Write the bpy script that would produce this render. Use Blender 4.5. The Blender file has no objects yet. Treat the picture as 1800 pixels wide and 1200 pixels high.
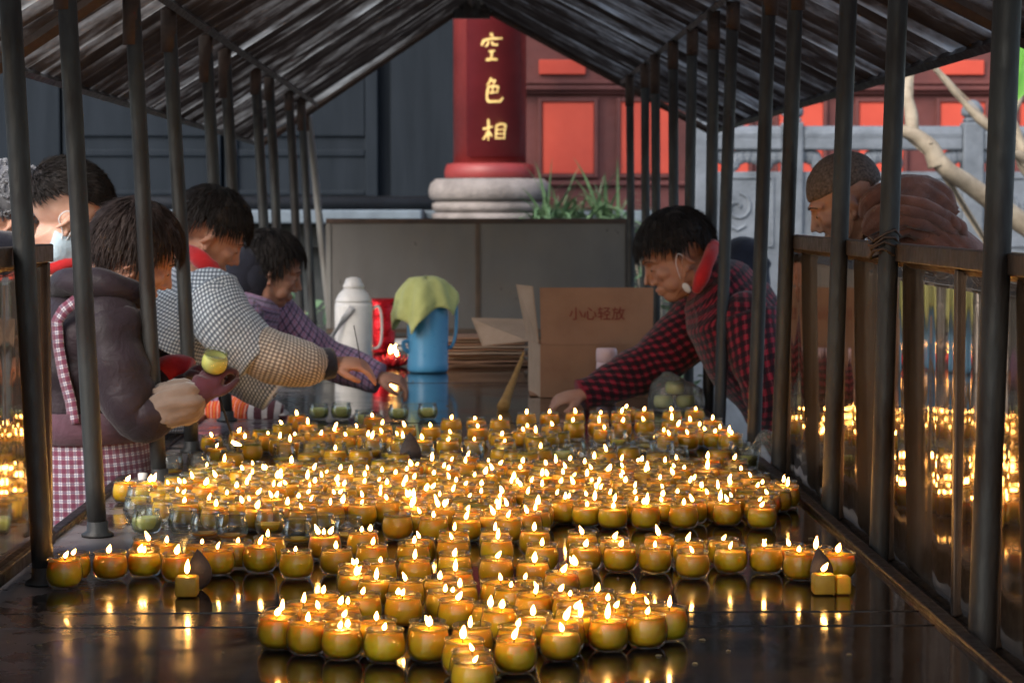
import bpy, bmesh, math, random
from mathutils import Vector, Matrix, noise, Euler
V = Vector
random.seed(7)
SC = bpy.context.scene
COL = SC.collection
PI = math.pi
# ------------------------------------------------------------------ camera
F_PX = 4050.0; D = 1.8
CAM = V((0, 0, 1.47))
TH = math.atan(235 / F_PX)
PS = math.atan(80 / F_PX * math.cos(TH))
_s, _c, _st, _ct = math.sin(PS), math.cos(PS), math.sin(TH), math.cos(TH)
FWD = V((_s * _ct, _c * _ct, -_st)); RGT = V((_c, -_s, 0)); UPV = V((_s * _st, _c * _st, _ct))
def ray(u, v): return FWD + RGT * ((u - 900) / F_PX) - UPV * ((v - 600) / F_PX)
def PY(u, v, y): d = ray(u, v); return CAM + d * (y / d.y)
def PZ(u, v, z): d = ray(u, v); return CAM + d * ((z - CAM.z) / d.z)
def PX(u, v, x): d = ray(u, v); return CAM + d * (x / d.x)
cd = bpy.data.cameras.new("camera"); co = bpy.data.objects.new("camera", cd); COL.objects.link(co)
m3 = Matrix((RGT, UPV, -FWD)).transposed()
co.matrix_world = Matrix.Translation(CAM) @ m3.to_4x4()
cd.sensor_width = 36; cd.lens = 36 * F_PX / 1800; cd.clip_start = 0.05; cd.clip_end = 400
cd.dof.use_dof = True; cd.dof.focus_distance = 4.2; cd.dof.aperture_fstop = 10
SC.camera = co
# ------------------------------------------------------------------ tags
def tag(o, label=None, cat=None, group=None, kind=None):
    if label: o["label"] = label
    if cat: o["category"] = cat
    if group: o["group"] = group
    if kind: o["kind"] = kind
    return o
def empty(name, loc, label=None, cat=None, group=None, rz=0):
    o = bpy.data.objects.new(name, None); COL.objects.link(o)
    o.location = loc; o.rotation_euler = (0, 0, rz); o.empty_display_size = .05
    return tag(o, label, cat, group)
# ------------------------------------------------------------------ mesh builder (world coordinates)
class MB:
    def __init__(s): s.v = []; s.f = []; s.uv = []; s.mi = []
    def add(s, vs, fs, uvs=None, mi=0):
        b = len(s.v); s.v += [tuple(p) for p in vs]
        for k, f in enumerate(fs):
            s.f.append([i + b for i in f]); s.mi.append(mi)
            s.uv.append([uvs[i] for i in f] if uvs else [(vs[i][0], vs[i][2]) for i in f])
    def box(s, a, b, mi=0, M=None):
        x0, y0, z0 = a; x1, y1, z1 = b
        vs = [V(p) for p in ((x0,y0,z0),(x1,y0,z0),(x1,y1,z0),(x0,y1,z0),(x0,y0,z1),(x1,y0,z1),(x1,y1,z1),(x0,y1,z1))]
        if M: vs = [M @ p for p in vs]
        s.add(vs, [(0,3,2,1),(4,5,6,7),(0,1,5,4),(1,2,6,5),(2,3,7,6),(3,0,4,7)], mi=mi)
    def lathe(s, prof, c=(0,0,0), n=20, mi=0, wob=None):
        c = V(c); vs = []; uv = []
        for r, z in prof:
            for k in range(n):
                a = 2 * PI * k / n
                rr = r * (wob(a, z) if wob else 1)
                vs.append(c + V((rr * math.cos(a), rr * math.sin(a), z))); uv.append((k / n, z))
        fs = []
        for i in range(len(prof) - 1):
            for k in range(n):
                k2 = (k + 1) % n
                fs.append((i*n+k, i*n+k2, (i+1)*n+k2, (i+1)*n+k))
        if prof[0][0] > 1e-5: fs.append(tuple(reversed(range(n))))
        if prof[-1][0] > 1e-5: fs.append(tuple((len(prof)-1)*n + k for k in range(n)))
        s.add(vs, fs, uv, mi)
    def sweep(s, pts, rads, sides=14, seg=6, ref=(0,1,0), fold=None, mi=0, cap=True, jag=0):
        """smooth tube through pts; rads = (half width along ref, half depth) per point"""
        P = [V(p) for p in pts]; R = [(r, r) if not isinstance(r, tuple) else r for r in rads]
        if len(P) == 2 and seg == 1: cp, cr = P, R
        else:
            cp, cr = [], []
            for i in range(len(P) - 1):
                p0 = P[max(i-1,0)]; p1 = P[i]; p2 = P[i+1]; p3 = P[min(i+2,len(P)-1)]
                for k in range(seg + (1 if i == len(P)-2 else 0)):
                    t = k / seg
                    cp.append(0.5*((2*p1)+(p2-p0)*t+(2*p0-5*p1+4*p2-p3)*t*t+(3*p1-p0-3*p2+p3)*t**3))
                    w = t*t*(3-2*t)
                    cr.append((R[i][0]*(1-w)+R[i+1][0]*w, R[i][1]*(1-w)+R[i+1][1]*w))
        vs, uv = [], []; L = 0; ref = V(ref)
        for i, p in enumerate(cp):
            t = (cp[min(i+1,len(cp)-1)] - cp[max(i-1,0)]).normalized()
            sd = ref - t * ref.dot(t)
            if sd.length < 1e-3: sd = t.orthogonal()
            sd.normalize(); nn = t.cross(sd)
            if i: L += (p - cp[i-1]).length
            rx, ry = cr[i]; circ = PI * (rx + ry)
            for k in range(sides):
                a = 2*PI*k/sides; d = sd*(math.cos(a)*rx) + nn*(math.sin(a)*ry)
                q = p + d
                if fold and fold[0] == 'pleat':
                    _, am, fa, fl_, sdv = fold; ca, sa = math.cos(a)*fa, math.sin(a)*fa
                    h = 1-2.4*abs(noise.noise(V((ca, sa, L*fl_+sdv)))) + .5*(1-2.4*abs(noise.noise(V((ca*2.1+5, sa*2.1, L*fl_*1.7+sdv)))))
                    q = q + d.normalized()*am*h
                elif fold:
                    am, fr, sdv = fold[:3]
                    o = V((sdv, sdv*1.7, sdv*.3))
                    h = noise.noise(q*fr + o) + .6*(1-2*abs(noise.noise(V((q.x*fr*.7, q.y*fr*.5, q.z*fr*1.6)) + o*2)))*.8
                    q = q + d.normalized()*am*h
                    if len(fold) > 3: q = q + d.normalized()*fold[4]*(abs(math.sin(PI*L/fold[3]))**.5 - .6)
                if jag and i in (0, len(cp)-1): q = q + t*random.uniform(-jag, jag)
                vs.append(q); uv.append((k/sides*circ, L))
        n = sides; fs = []
        for i in range(len(cp)-1):
            for k in range(n):
                k2 = (k+1) % n; fs.append((i*n+k, i*n+k2, (i+1)*n+k2, (i+1)*n+k))
        s.add(vs, fs, uv, mi)
        # repair uv wrap
        base = len(s.uv) - len(fs)
        for i in range(len(cp)-1):
            rx, ry = cr[i]; c1 = PI*(rx+ry); rx, ry = cr[i+1]; c2 = PI*(rx+ry)
            q = s.uv[base + i*n + n-1]; q[1] = (c1, q[1][1]); q[2] = (c2, q[2][1])
        if cap:
            for i, rev in ((0, True), (len(cp)-1, False)):
                ring = [i*n+k for k in range(n)]
                b = len(s.v) - len(vs)
                s.v.append(tuple(cp[i])); ci = len(s.v)-1
                for k in range(n):
                    a_, b_ = b+ring[k], b+ring[(k+1)%n]
                    s.f.append([b_, a_, ci] if rev else [a_, b_, ci]); s.mi.append(mi); s.uv.append([(0,0)]*3)
        return s
    def tube(s, pts, r, sides=8, mi=0, seg=1, cap=True):
        rr = r if isinstance(r, (list,)) else [r]*len(pts)
        return s.sweep(pts, rr, sides=sides, seg=seg, ref=(.13,.31,.94) if abs((V(pts[-1])-V(pts[0])).normalized().z) < .9 else (0,1,0), mi=mi, cap=cap)
    def ell(s, c, r, M=None, n=12, m=8, mi=0):
        vs = []; c = V(c)
        for j in range(1, m):
            b = PI*j/m
            for k in range(n):
                a = 2*PI*k/n
                p = V((r[0]*math.sin(b)*math.cos(a), r[1]*math.sin(b)*math.sin(a), r[2]*math.cos(b)))
                vs.append((M @ p if M else p) + c)
        top = V((0,0,r[2])); bot = V((0,0,-r[2]))
        vs += [(M @ top if M else top)+c, (M @ bot if M else bot)+c]
        t, bt = len(vs)-2, len(vs)-1; fs = []
        for k in range(n):
            k2 = (k+1)%n
            fs.append((t, k, k2)); fs.append((bt, (m-2)*n+k2, (m-2)*n+k))
            for j in range(m-2): fs.append((j*n+k, (j+1)*n+k, (j+1)*n+k2, j*n+k2))
        s.add(vs, fs, mi=mi)
    def xform(s, M): s.v = [tuple(M @ V(p)) for p in s.v]; return s
    def build(s, name, mats, parent=None, smooth=True, origin=None, bevel=0, sub=0):
        me = bpy.data.meshes.new(name)
        o3 = V(origin) if origin is not None else None
        inv = None
        if parent is not None:
            inv = world_of(parent).inverted()
        vs = s.v
        if inv is not None: vs = [tuple(inv @ V(p)) for p in vs]
        elif o3 is not None: vs = [tuple(V(p)-o3) for p in vs]
        me.from_pydata(vs, [], s.f); me.update()
        if not isinstance(mats, (list, tuple)): mats = [mats]
        for m in mats: me.materials.append(m)
        ul = me.uv_layers.new(name="UVMap"); i = 0
        flat = []
        for q in s.uv:
            for p in q: flat += [p[0], p[1]]
        ul.data.foreach_set("uv", flat)
        me.polygons.foreach_set("material_index", s.mi)
        me.polygons.foreach_set("use_smooth", [smooth]*len(s.f))
        o = bpy.data.objects.new(name, me); COL.objects.link(o)
        if parent is not None: o.parent = parent
        elif o3 is not None: o.location = o3
        if bevel:
            b = o.modifiers.new("bevel", 'BEVEL'); b.width = bevel; b.segments = 2; b.limit_method = 'ANGLE'
        if sub:
            b = o.modifiers.new("sub", 'SUBSURF'); b.levels = sub; b.render_levels = sub
        return o
def world_of(o):
    M = Matrix.Translation(o.location) @ o.rotation_euler.to_matrix().to_4x4()
    return world_of(o.parent) @ M if o.parent else M
def remesh(mb, vox, smooth_it=4):
    me = bpy.data.meshes.new("tmp"); me.from_pydata(mb.v, [], mb.f); me.update()
    o = bpy.data.objects.new("tmp", me); COL.objects.link(o)
    r = o.modifiers.new("r", 'REMESH'); r.mode = 'VOXEL'; r.voxel_size = vox
    if smooth_it:
        k = o.modifiers.new("s", 'SMOOTH'); k.factor = .5; k.iterations = smooth_it
    dg = bpy.context.evaluated_depsgraph_get()
    out = bpy.data.meshes.new_from_object(o.evaluated_get(dg))
    res = MB(); res.add([v.co.copy() for v in out.vertices], [tuple(p.vertices) for p in out.polygons])
    bpy.data.objects.remove(o); bpy.data.meshes.remove(me); bpy.data.meshes.remove(out)
    return res
# ------------------------------------------------------------------ materials
class NT:
    def __init__(s, name):
        s.m = bpy.data.materials.new(name); s.m.use_nodes = True
        s.t = s.m.node_tree; s.t.nodes.clear()
        s.out = s.n('ShaderNodeOutputMaterial')
    def n(s, typ, **kw):
        x = s.t.nodes.new(typ)
        for k, v in kw.items():
            if k.startswith('i_'):
                x.inputs[k[2:].replace('_', ' ')].default_value = v
            else: setattr(x, k, v)
        return x
    def l(s, a, b): s.t.links.new(a, b)
    def math(s, op, a, b=None, clamp=False):
        x = s.n('ShaderNodeMath', operation=op, use_clamp=clamp)
        for i, q in enumerate((a, b)):
            if q is None: continue
            if isinstance(q, (int, float)): x.inputs[i].default_value = q
            else: s.l(q, x.inputs[i])
        return x.outputs[0]
    def mix(s, fac, a, b, blend='MIX'):
        x = s.n('ShaderNodeMix', data_type='RGBA', blend_type=blend)
        for i, q in ((0, fac), (6, a), (7, b)):
            if isinstance(q, (int, float)): x.inputs[i].default_value = q
            elif isinstance(q, tuple): x.inputs[i].default_value = (*q, 1)[:4]
            else: s.l(q, x.inputs[i])
        return x.outputs[2]
    def noise(s, scale, detail=4, rough=.55, coord='Object', stretch=None, dist=0):
        tc = s.n('ShaderNodeTexCoord'); src = tc.outputs[coord]
        if stretch:
            mp = s.n('ShaderNodeMapping'); mp.inputs['Scale'].default_value = stretch
            s.l(src, mp.inputs[0]); src = mp.outputs[0]
        x = s.n('ShaderNodeTexNoise'); x.inputs['Scale'].default_value = scale
        x.inputs['Detail'].default_value = detail; x.inputs['Roughness'].default_value = rough
        x.inputs['Distortion'].default_value = dist
        s.l(src, x.inputs['Vector']); return x.outputs['Fac']
    def ramp(s, fac, stops):
        x = s.n('ShaderNodeValToRGB'); e = x.color_ramp.elements
        while len(e) > len(stops): e.remove(e[-1])
        while len(e) < len(stops): e.new(.5)
        for q, (p, c) in zip(e, stops):
            q.position = p; q.color = (*c, 1) if isinstance(c, tuple) else (c, c, c, 1)
        s.l(fac, x.inputs[0]); return x.outputs[0]
    def bump(s, h, strength=.3, dist=.01):
        x = s.n('ShaderNodeBump'); x.inputs['Strength'].default_value = strength; x.inputs['Distance'].default_value = dist
        s.l(h, x.inputs['Height']); return x.outputs[0]
    def pr(s, color=None, rough=.5, metal=0, normal=None, spec=.5, **kw):
        p = s.n('ShaderNodeBsdfPrincipled')
        def setp(k, q):
            if q is None: return
            if isinstance(q, (int, float)): p.inputs[k].default_value = q
            elif isinstance(q, tuple): p.inputs[k].default_value = (*q, 1) if len(q) == 3 and p.inputs[k].type == 'RGBA' else q
            else: s.l(q, p.inputs[k])
        setp('Base Color', color); setp('Roughness', rough); setp('Metallic', metal); setp('Specular IOR Level', spec)
        if normal is not None: s.l(normal, p.inputs['Normal'])
        for k, q in kw.items(): setp(k.replace('_', ' '), q)
        return p
    def done(s, sh): s.l(sh.outputs[0] if hasattr(sh, 'outputs') else sh, s.out.inputs[0]); return s.m
def dull(name, c, c2=None, scale=8, rough=.7, bump=.2, bd=.004, metal=0, spec=.4, stretch=None, detail=6, lo=.35, hi=.7, **kw):
    t = NT(name); c2 = c2 or tuple(x*.65 for x in c)
    f = t.noise(scale, detail, stretch=stretch)
    col = t.ramp(f, [(lo, c), (hi, c2)])
    f2 = t.noise(scale*6, 4, stretch=stretch)
    rr = t.ramp(f2, [(.3, max(rough-.12, .02)), (.7, min(rough+.1, 1))])
    return t.done(t.pr(col, rr, metal, t.bump(f2, bump, bd), spec, **kw))
def cloth(name, c, c2=None, weave=900, rough=.9, bump=.25, sheen=.3):
    t = NT(name); c2 = c2 or tuple(x*.7 for x in c)
    f = t.noise(14, 5); col = t.ramp(f, [(.35, c), (.7, c2)])
    w = t.noise(weave, 2); wr = t.noise(17, 5, .55, dist=1.4)
    n2 = t.n('ShaderNodeBump'); n2.inputs['Strength'].default_value = .30; n2.inputs['Distance'].default_value = .02; t.l(wr, n2.inputs['Height']); t.l(t.bump(w, bump, .0015), n2.inputs['Normal'])
    return t.done(t.pr(col, rough, 0, n2.outputs[0], .2, Sheen_Weight=sheen))
def plaid(name, bg, cols, period=.03, rough=.9, weave=500):
    """cols: list of (axis, lo, hi, colour, alpha) stripes in UV metres"""
    t = NT(name)
    uv = t.n('ShaderNodeUVMap'); sp = t.n('ShaderNodeSeparateXYZ'); t.l(uv.outputs[0], sp.inputs[0])
    ax = []
    for i in (0, 1):
        x = t.math('MULTIPLY', sp.outputs[i], 1/period); ax.append(t.math('FRACT', x))
    col = None; cur = bg
    for a, lo, hi, c, al in cols:
        g = t.math('MULTIPLY', t.math('GREATER_THAN', ax[a], lo), t.math('LESS_THAN', ax[a], hi))
        g = t.math('MULTIPLY', g, al); cur = t.mix(g, cur, c)
    f = t.noise(9, 5); cur = t.mix(.6, cur, t.ramp(f, [(.3, .55), (.7, 1.0)]), 'MULTIPLY')
    w = t.noise(weave, 2); wr = t.noise(15, 5, .55, dist=1.4)
    n2 = t.n('ShaderNodeBump'); n2.inputs['Strength'].default_value = .5; n2.inputs['Distance'].default_value = .02; t.l(wr, n2.inputs['Height']); t.l(t.bump(w, .3, .0015), n2.inputs['Normal'])
    return t.done(t.pr(cur, rough, 0, n2.outputs[0], .2, Sheen_Weight=.2))
# ================================================================== world and sun (overcast daylight)
w = bpy.data.worlds.new("World"); SC.world = w; w.use_nodes = True
wt = w.node_tree; bg = wt.nodes['Background']
sky = wt.nodes.new('ShaderNodeTexSky'); sky.sky_type = 'NISHITA'; sky.sun_disc = False
SUN_EL, SUN_AZ = math.radians(40), math.radians(218)     # azimuth clockwise from +Y: behind the camera, a little left
sky.sun_elevation = SUN_EL; sky.sun_rotation = SUN_AZ
sky.air_density = 1.0; sky.dust_density = 3.0; sky.ozone_density = 1.0
wt.links.new(sky.outputs[0], bg.inputs[0]); bg.inputs[1].default_value = 0.15
sl = bpy.data.lights.new("sun", 'SUN'); sl.energy = 1.4; sl.angle = math.radians(40); sl.color = (1, .96, .9)
so = bpy.data.objects.new("sun", sl); COL.objects.link(so)
sd = V((math.sin(SUN_AZ)*math.cos(SUN_EL), math.cos(SUN_AZ)*math.cos(SUN_EL), math.sin(SUN_EL)))
so.rotation_euler = sd.to_track_quat('Z', 'Y').to_euler()
SC.view_settings.view_transform = 'Standard'; SC.view_settings.look = 'None'
SC.view_settings.exposure = 0.95; SC.view_settings.gamma = 1
SC.cycles.use_denoising = True
try: SC.cycles.denoiser = 'OPENIMAGEDENOISE'
except Exception: pass
SC.cycles.transparent_max_bounces = 32; SC.cycles.max_bounces = 10
SC.cycles.diffuse_bounces = 4; SC.cycles.glossy_bounces = 4; SC.cycles.transmission_bounces = 8
SC.cycles.caustics_reflective = False; SC.cycles.caustics_refractive = False
SC.cycles.sample_clamp_indirect = 6
# ================================================================== materials of the setting
M_ground = dull('ground_stone', (.16,.155,.15), (.08,.08,.08), 3, .8, .4, .01)
M_stone = dull('grey_stone', (.18,.205,.235), (.10,.117,.135), 5, .85, .5, .01)
M_stone_d = dull('dark_stone', (.06,.065,.065), (.025,.03,.03), 4, .85, .5, .01)
M_stone_p = dull('pale_stone', (.27,.24,.225), (.16,.14,.13), 7, .85, .6, .015)
M_door = dull('slate_paint', (.020,.026,.034), (.012,.0165,.022), 3, .55, .35, .004, stretch=(3,3,.35), detail=9, lo=.25, hi=.75, spec=.08)
M_door_d = dull('dark_timber', (.018,.020,.024), (.010,.011,.013), 6, .6, .3, .004)
M_sill = dull('worn_white_sill', (.42,.44,.46), (.16,.17,.18), 9, .8, .4, .006)
M_maroon = dull('maroon_wall', (.13,.038,.034), (.075,.023,.022), 3, .7, .2, .004)
M_red = dull('orange_red_panel', (.56,.075,.042), (.44,.052,.030), 2.5, .6, .1, .002)
M_pillar = dull('red_lacquer', (.27,.036,.034), (.18,.024,.024), 3, .5, .12, .003, spec=.5)
M_board = dull('dark_red_board', (.19,.014,.019), (.12,.008,.011), 3, .42, .12, .002, spec=.6)
M_gold = dull('gold_paint', (.85,.60,.22), (.7,.45,.14), 20, .45, .2, .001)
M_bark = dull('pale_bark', (.38,.32,.235), (.23,.185,.13), 14, .8, .5, .006)
M_leafbig = dull('bright_leaf', (.15,.42,.07), (.22,.50,.10), 10, .4, .2, .002, Subsurface_Weight=.2, Subsurface_Radius=(.01,.02,.004))
M_blade = dull('blade_green', (.07,.14,.065), (.14,.225,.12), 12, .45, .2, .002)
# ================================================================== ground, terrace
mb = MB(); g = 60; mb.add([(-g,-g,0),(g,-g,0),(g,g,0),(-g,g,0)], [(0,1,2,3)])
tag(mb.build('ground', M_ground), kind='structure')
mb = MB(); mb.box((-12, 15.75, .004), (12, 40, 1.36)); mb.box((-12, 15.6, 1.2), (3.0, 15.75, 1.36)); mb.box((-12,15.45,.004),(12,15.6,.5))
tag(mb.build('terrace', M_stone_d, smooth=False, bevel=.01), kind='structure')
mb = MB(); mb.box((-9, 15.3, 1.365), (PY(742,370,15.45).x, 16.42, 1.455)); mb.box((-9,16.42,1.365),(9,22,1.45))
tag(mb.build('paving', dull('blue_grey_paving', (.15,.19,.225), (.09,.115,.14), 6, .7, .3, .006), smooth=False, bevel=.012), kind='structure')
# ================================================================== temple hall
YF = 17.28
hall = empty('temple_hall', (0, YF, 1.45), 'dark temple hall with slate doors and a maroon wall behind the stall', 'building')
xs = lambda u, y=YF: PY(u, 300, y).x
zs = lambda v, y=YF: PY(820, v, y).z
xL, xM = -7.0, xs(801)
mb = MB(); mb.box((xL, YF+.14, 1.45), (xM, YF+.4, 6.5)); mb.build('wall', M_door, hall, False)
edges = [-560, -340, -140, 22, 108, 392, 668, 684, 806]
# door leaves with moulded rails
for a, b in zip(edges[:-1], edges[1:]):
    x0, x1 = xs(a)+.012, xs(b)-.012
    if b - a < 40: continue
    mb = MB(); z0, z1 = zs(346), 5.2
    mb.box((x0, YF+.02, z0), (x1, YF+.14, z1))
    o = mb.build('door', M_door, hall, False, bevel=.006)
    mb = MB(); st = .10
    if a not in (22, 684):
        for va, vb in ((263, 275), (334, 343)):
            d = .018
            mb.box((x0+st, YF+.02-d, zs(vb)), (x1-st, YF+.018, zs(va)))
        mb.box((x0+st, YF-.006, zs(240)), (x1-st, YF+.018, 5.1))
        mb.box((x0+.004, YF-.018, z0+.004), (x0+st-.004, YF+.018, 5.15)); mb.box((x1-st+.004, YF-.018, z0+.004), (x1-.004, YF+.018, 5.15))
        mb.build('door_panel', M_door, o, False, bevel=.008)
mb = MB(); mb.box((xL, YF-.09, zs(356)), (xM-.1, YF+.13, zs(347))); mb.build('sill', M_sill, hall, False, bevel=.012)
mb = MB(); mb.tube([(xL, YF-.16, zs(357)-.0), (xM-.1, YF-.16, zs(357)-.0)], .052, 14); mb.build('threshold', M_door_d, hall)
# maroon wall with vermilion window panels
x0 = xM+.01; x1 = 7.5
mb = MB(); mb.box((x0, YF+.1, 1.45), (x1, YF+.45, 6.5)); mb.box((x0, YF+.03, 1.45), (x1, YF+.1, zs(325))); mb.build('wall', M_maroon, hall, False, bevel=.008)
mb = MB()
for va, vb, d in ((141, 147, .05), (150, 158, .08), (160, 164, .05), (318, 326, .11)):
    mb.box((x0, YF+.1-d, zs(vb)), (x1, YF+.098, zs(va)))
mb.build('moulding', M_maroon, hall, False, bevel=.006)
k = 0
for ua in [948, 1087, 1226, 1365, 1507, 1650, 1790, 1930]:
    xa, xb = xs(ua+5), xs(ua+(92 if ua > 960 else 97))
    if ua > 1300: xb = xs(ua+84)
    mb = MB(); mb.box((xa, YF+.075, zs(305)), (xb, YF+.098, zs(178))); o = mb.build('window', M_red, hall, False, bevel=.006)
    mb = MB()
    for (p, q, r_, t_) in ((xa-.03, xa, zs(305)-.03, zs(178)+.03), (xb, xb+.03, zs(305)-.03, zs(178)+.03)):
        mb.box((p, YF+.06, r_), (q, YF+.099, t_))
    mb.box((xa, YF+.06, zs(305)-.03), (xb, YF+.099, zs(305))); mb.box((xa, YF+.06, zs(178)), (xb, YF+.099, zs(178)+.03))
    mb.build('frame', M_maroon, o, False, bevel=.004)
    xa2, xb2 = xs(ua), xs(ua+82)
    mb = MB(); mb.box((xa2, YF+.07, zs(130)), (xb2, YF+.098, zs(104))); mb.build('window', M_red, hall, False, bevel=.006)
# ------------------------------------------------------------------ pillar with couplet board
YP = 16.2
px = (PY(797, 250, YP).x + PY(925, 250, YP).x)/2; pr_ = (PY(925, 250, YP).x - PY(797, 250, YP).x)/2
zp = lambda v: PY(860, v, YP).z
pil = empty('temple_pillar', (px, YP, 1.45), 'round red lacquered pillar with a gold lettered board on a carved stone base', 'pillar')
mb = MB(); mb.lathe([(pr_, zp(300)), (pr_, 5.8)], (px, YP, 0), 48); mb.build('shaft', M_pillar, pil)
fl = lambda dr, va, vb: [(pr_+dr*.75, zp(vb)), (pr_+dr, zp(vb)+.02), (pr_+dr, (zp(va)+zp(vb))/2), (pr_+dr*.8, zp(va)-.01), (pr_+.004, zp(va))]
mb = MB(); mb.lathe(fl(.062, 287, 316), (px, YP, 0), 48); mb.build('collar', M_pillar, pil)
mb = MB(); wob = lambda a, z: 1 + .012*noise.noise(V((math.cos(a)*2, math.sin(a)*2, z*6)))
mb.lathe([(pr_+.145, zp(353)), (pr_+.168, zp(347)), (pr_+.172, zp(335)), (pr_+.160, zp(323)), (pr_+.125, zp(316)+.005), (pr_+.05, zp(314))], (px, YP, 0), 48, wob=wob)
mb.lathe([(pr_+.125, zp(373)), (pr_+.150, zp(368)), (pr_+.152, zp(359)), (pr_+.125, zp(353.5))], (px, YP, 0), 48, wob=wob)
mb.lathe([(pr_+.14, 1.362), (pr_+.15, zp(384)), (pr_+.15, zp(376)), (pr_+.12, zp(373.5))], (px, YP, 0), 48, wob=wob)
mb.build('base', M_stone_p, pil)
# curved board
RB = pr_ + .035; a0, a1 = -math.radians(124), -math.radians(42)
def bpt(a, z, r): return V((px + r*math.cos(a), YP + r*math.sin(a), z))
mb = MB(); n = 26; zb, zt = zp(277), 5.0; vs = []; fs = []
for k in range(n+1):
    a = a0 + (a1-a0)*k/n
    vs += [bpt(a, zb, RB), bpt(a, zt, RB), bpt(a, zb, pr_+.004), bpt(a, zt, pr_+.004)]
for k in range(n):
    b = k*4; fs += [(b, b+4, b+5, b+1), (b+2, b, b+1, b+3) if k == 0 else (b+2, b+6, b+4, b), (b+2, b+6, b+4, b)] if k == 0 else [(b, b+4, b+5, b+1), (b+2, b+6, b+4, b)]
b = n*4; fs.append((b, b+2, b+3, b+1))
mb.add(vs, fs); bd = mb.build('board', M_board, pil)
STROKES = [  # brush strokes of the three characters, in a 576 x 1200 grid over the board
 # kong (empty)
 [(203,138),(222,168)],22, [(152,192),(140,215),(128,244)],20, [(150,196),(215,184),(302,181)],18, [(186,208),(180,232),(160,254)],15, [(216,206),(218,232),(258,238),(262,226)],15,
 [(188,292),(242,286)],15, [(214,290),(209,352)],17, [(164,364),(210,356),(262,360)],21,
 # se (colour)
 [(210,514),(196,548),(174,578)],18, [(206,542),(242,536),(224,570)],15, [(178,592),(228,584),(268,588),(256,642)],17, [(184,588),(174,650),(172,700)],18, [(190,640),(250,636)],13, [(222,590),(218,640)],12, [(170,690),(188,714),(282,712),(308,680)],19,
 # xiang (form)
 [(184,860),(186,950),(184,1042)],17, [(138,946),(186,936),(222,924)],15, [(182,962),(164,1004),(138,1036)],17, [(190,966),(214,1008)],15,
 [(254,912),(250,970),(246,1030)],16, [(250,916),(292,902),(328,908),(320,970),(318,1032)],17, [(256,952),(314,948)],11, [(252,986),(314,984)],11, [(248,1022),(318,1022)],13]
mb = MB()
def gpt(x, y, r):
    u = 820 + x/4.8; v = 30 + y/4.8
    q = PY(u, v, YP - RB); dx = max(-.98, min(.98, (q.x - px)/RB))
    return bpt(-math.acos(dx), q.z, r)
for st, wd in zip(STROKES[::2], STROKES[1::2]):
    pts = []
    for i in range(len(st)-1):
        for t in range(6): pts.append(V(st[i]).lerp(V(st[i+1]), t/6))
    pts.append(V(st[-1])); nP = len(pts); L, R = [], []
    for i, p in enumerate(pts):
        d = (pts[min(i+1, nP-1)] - pts[max(i-1, 0)]).normalized(); nn = V((-d.y, d.x))
        q = i/(nP-1); hw = wd*.5*(1.15 - .5*q + .25*math.sin(q*PI) if q < .9 else .75)
        if i == 0: hw *= .6
        L.append(p + nn*hw); R.append(p - nn*hw)
    vs = []; fs = []
    for a, b in zip(L, R): vs += [gpt(a.x, a.y, RB+.004), gpt(b.x, b.y, RB+.004), gpt(a.x, a.y, RB-.002), gpt(b.x, b.y, RB-.002)]
    for i in range(nP-1):
        q = i*4; fs += [(q, q+1, q+5, q+4), (q+2, q, q+4, q+6), (q+1, q+3, q+7, q+5)]
    fs += [(1, 0, 2, 3), (nP*4-4, nP*4-3, nP*4-1, nP*4-2)]
    mb.add(vs, fs)
mb.build('lettering', M_gold, bd, False)
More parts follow.
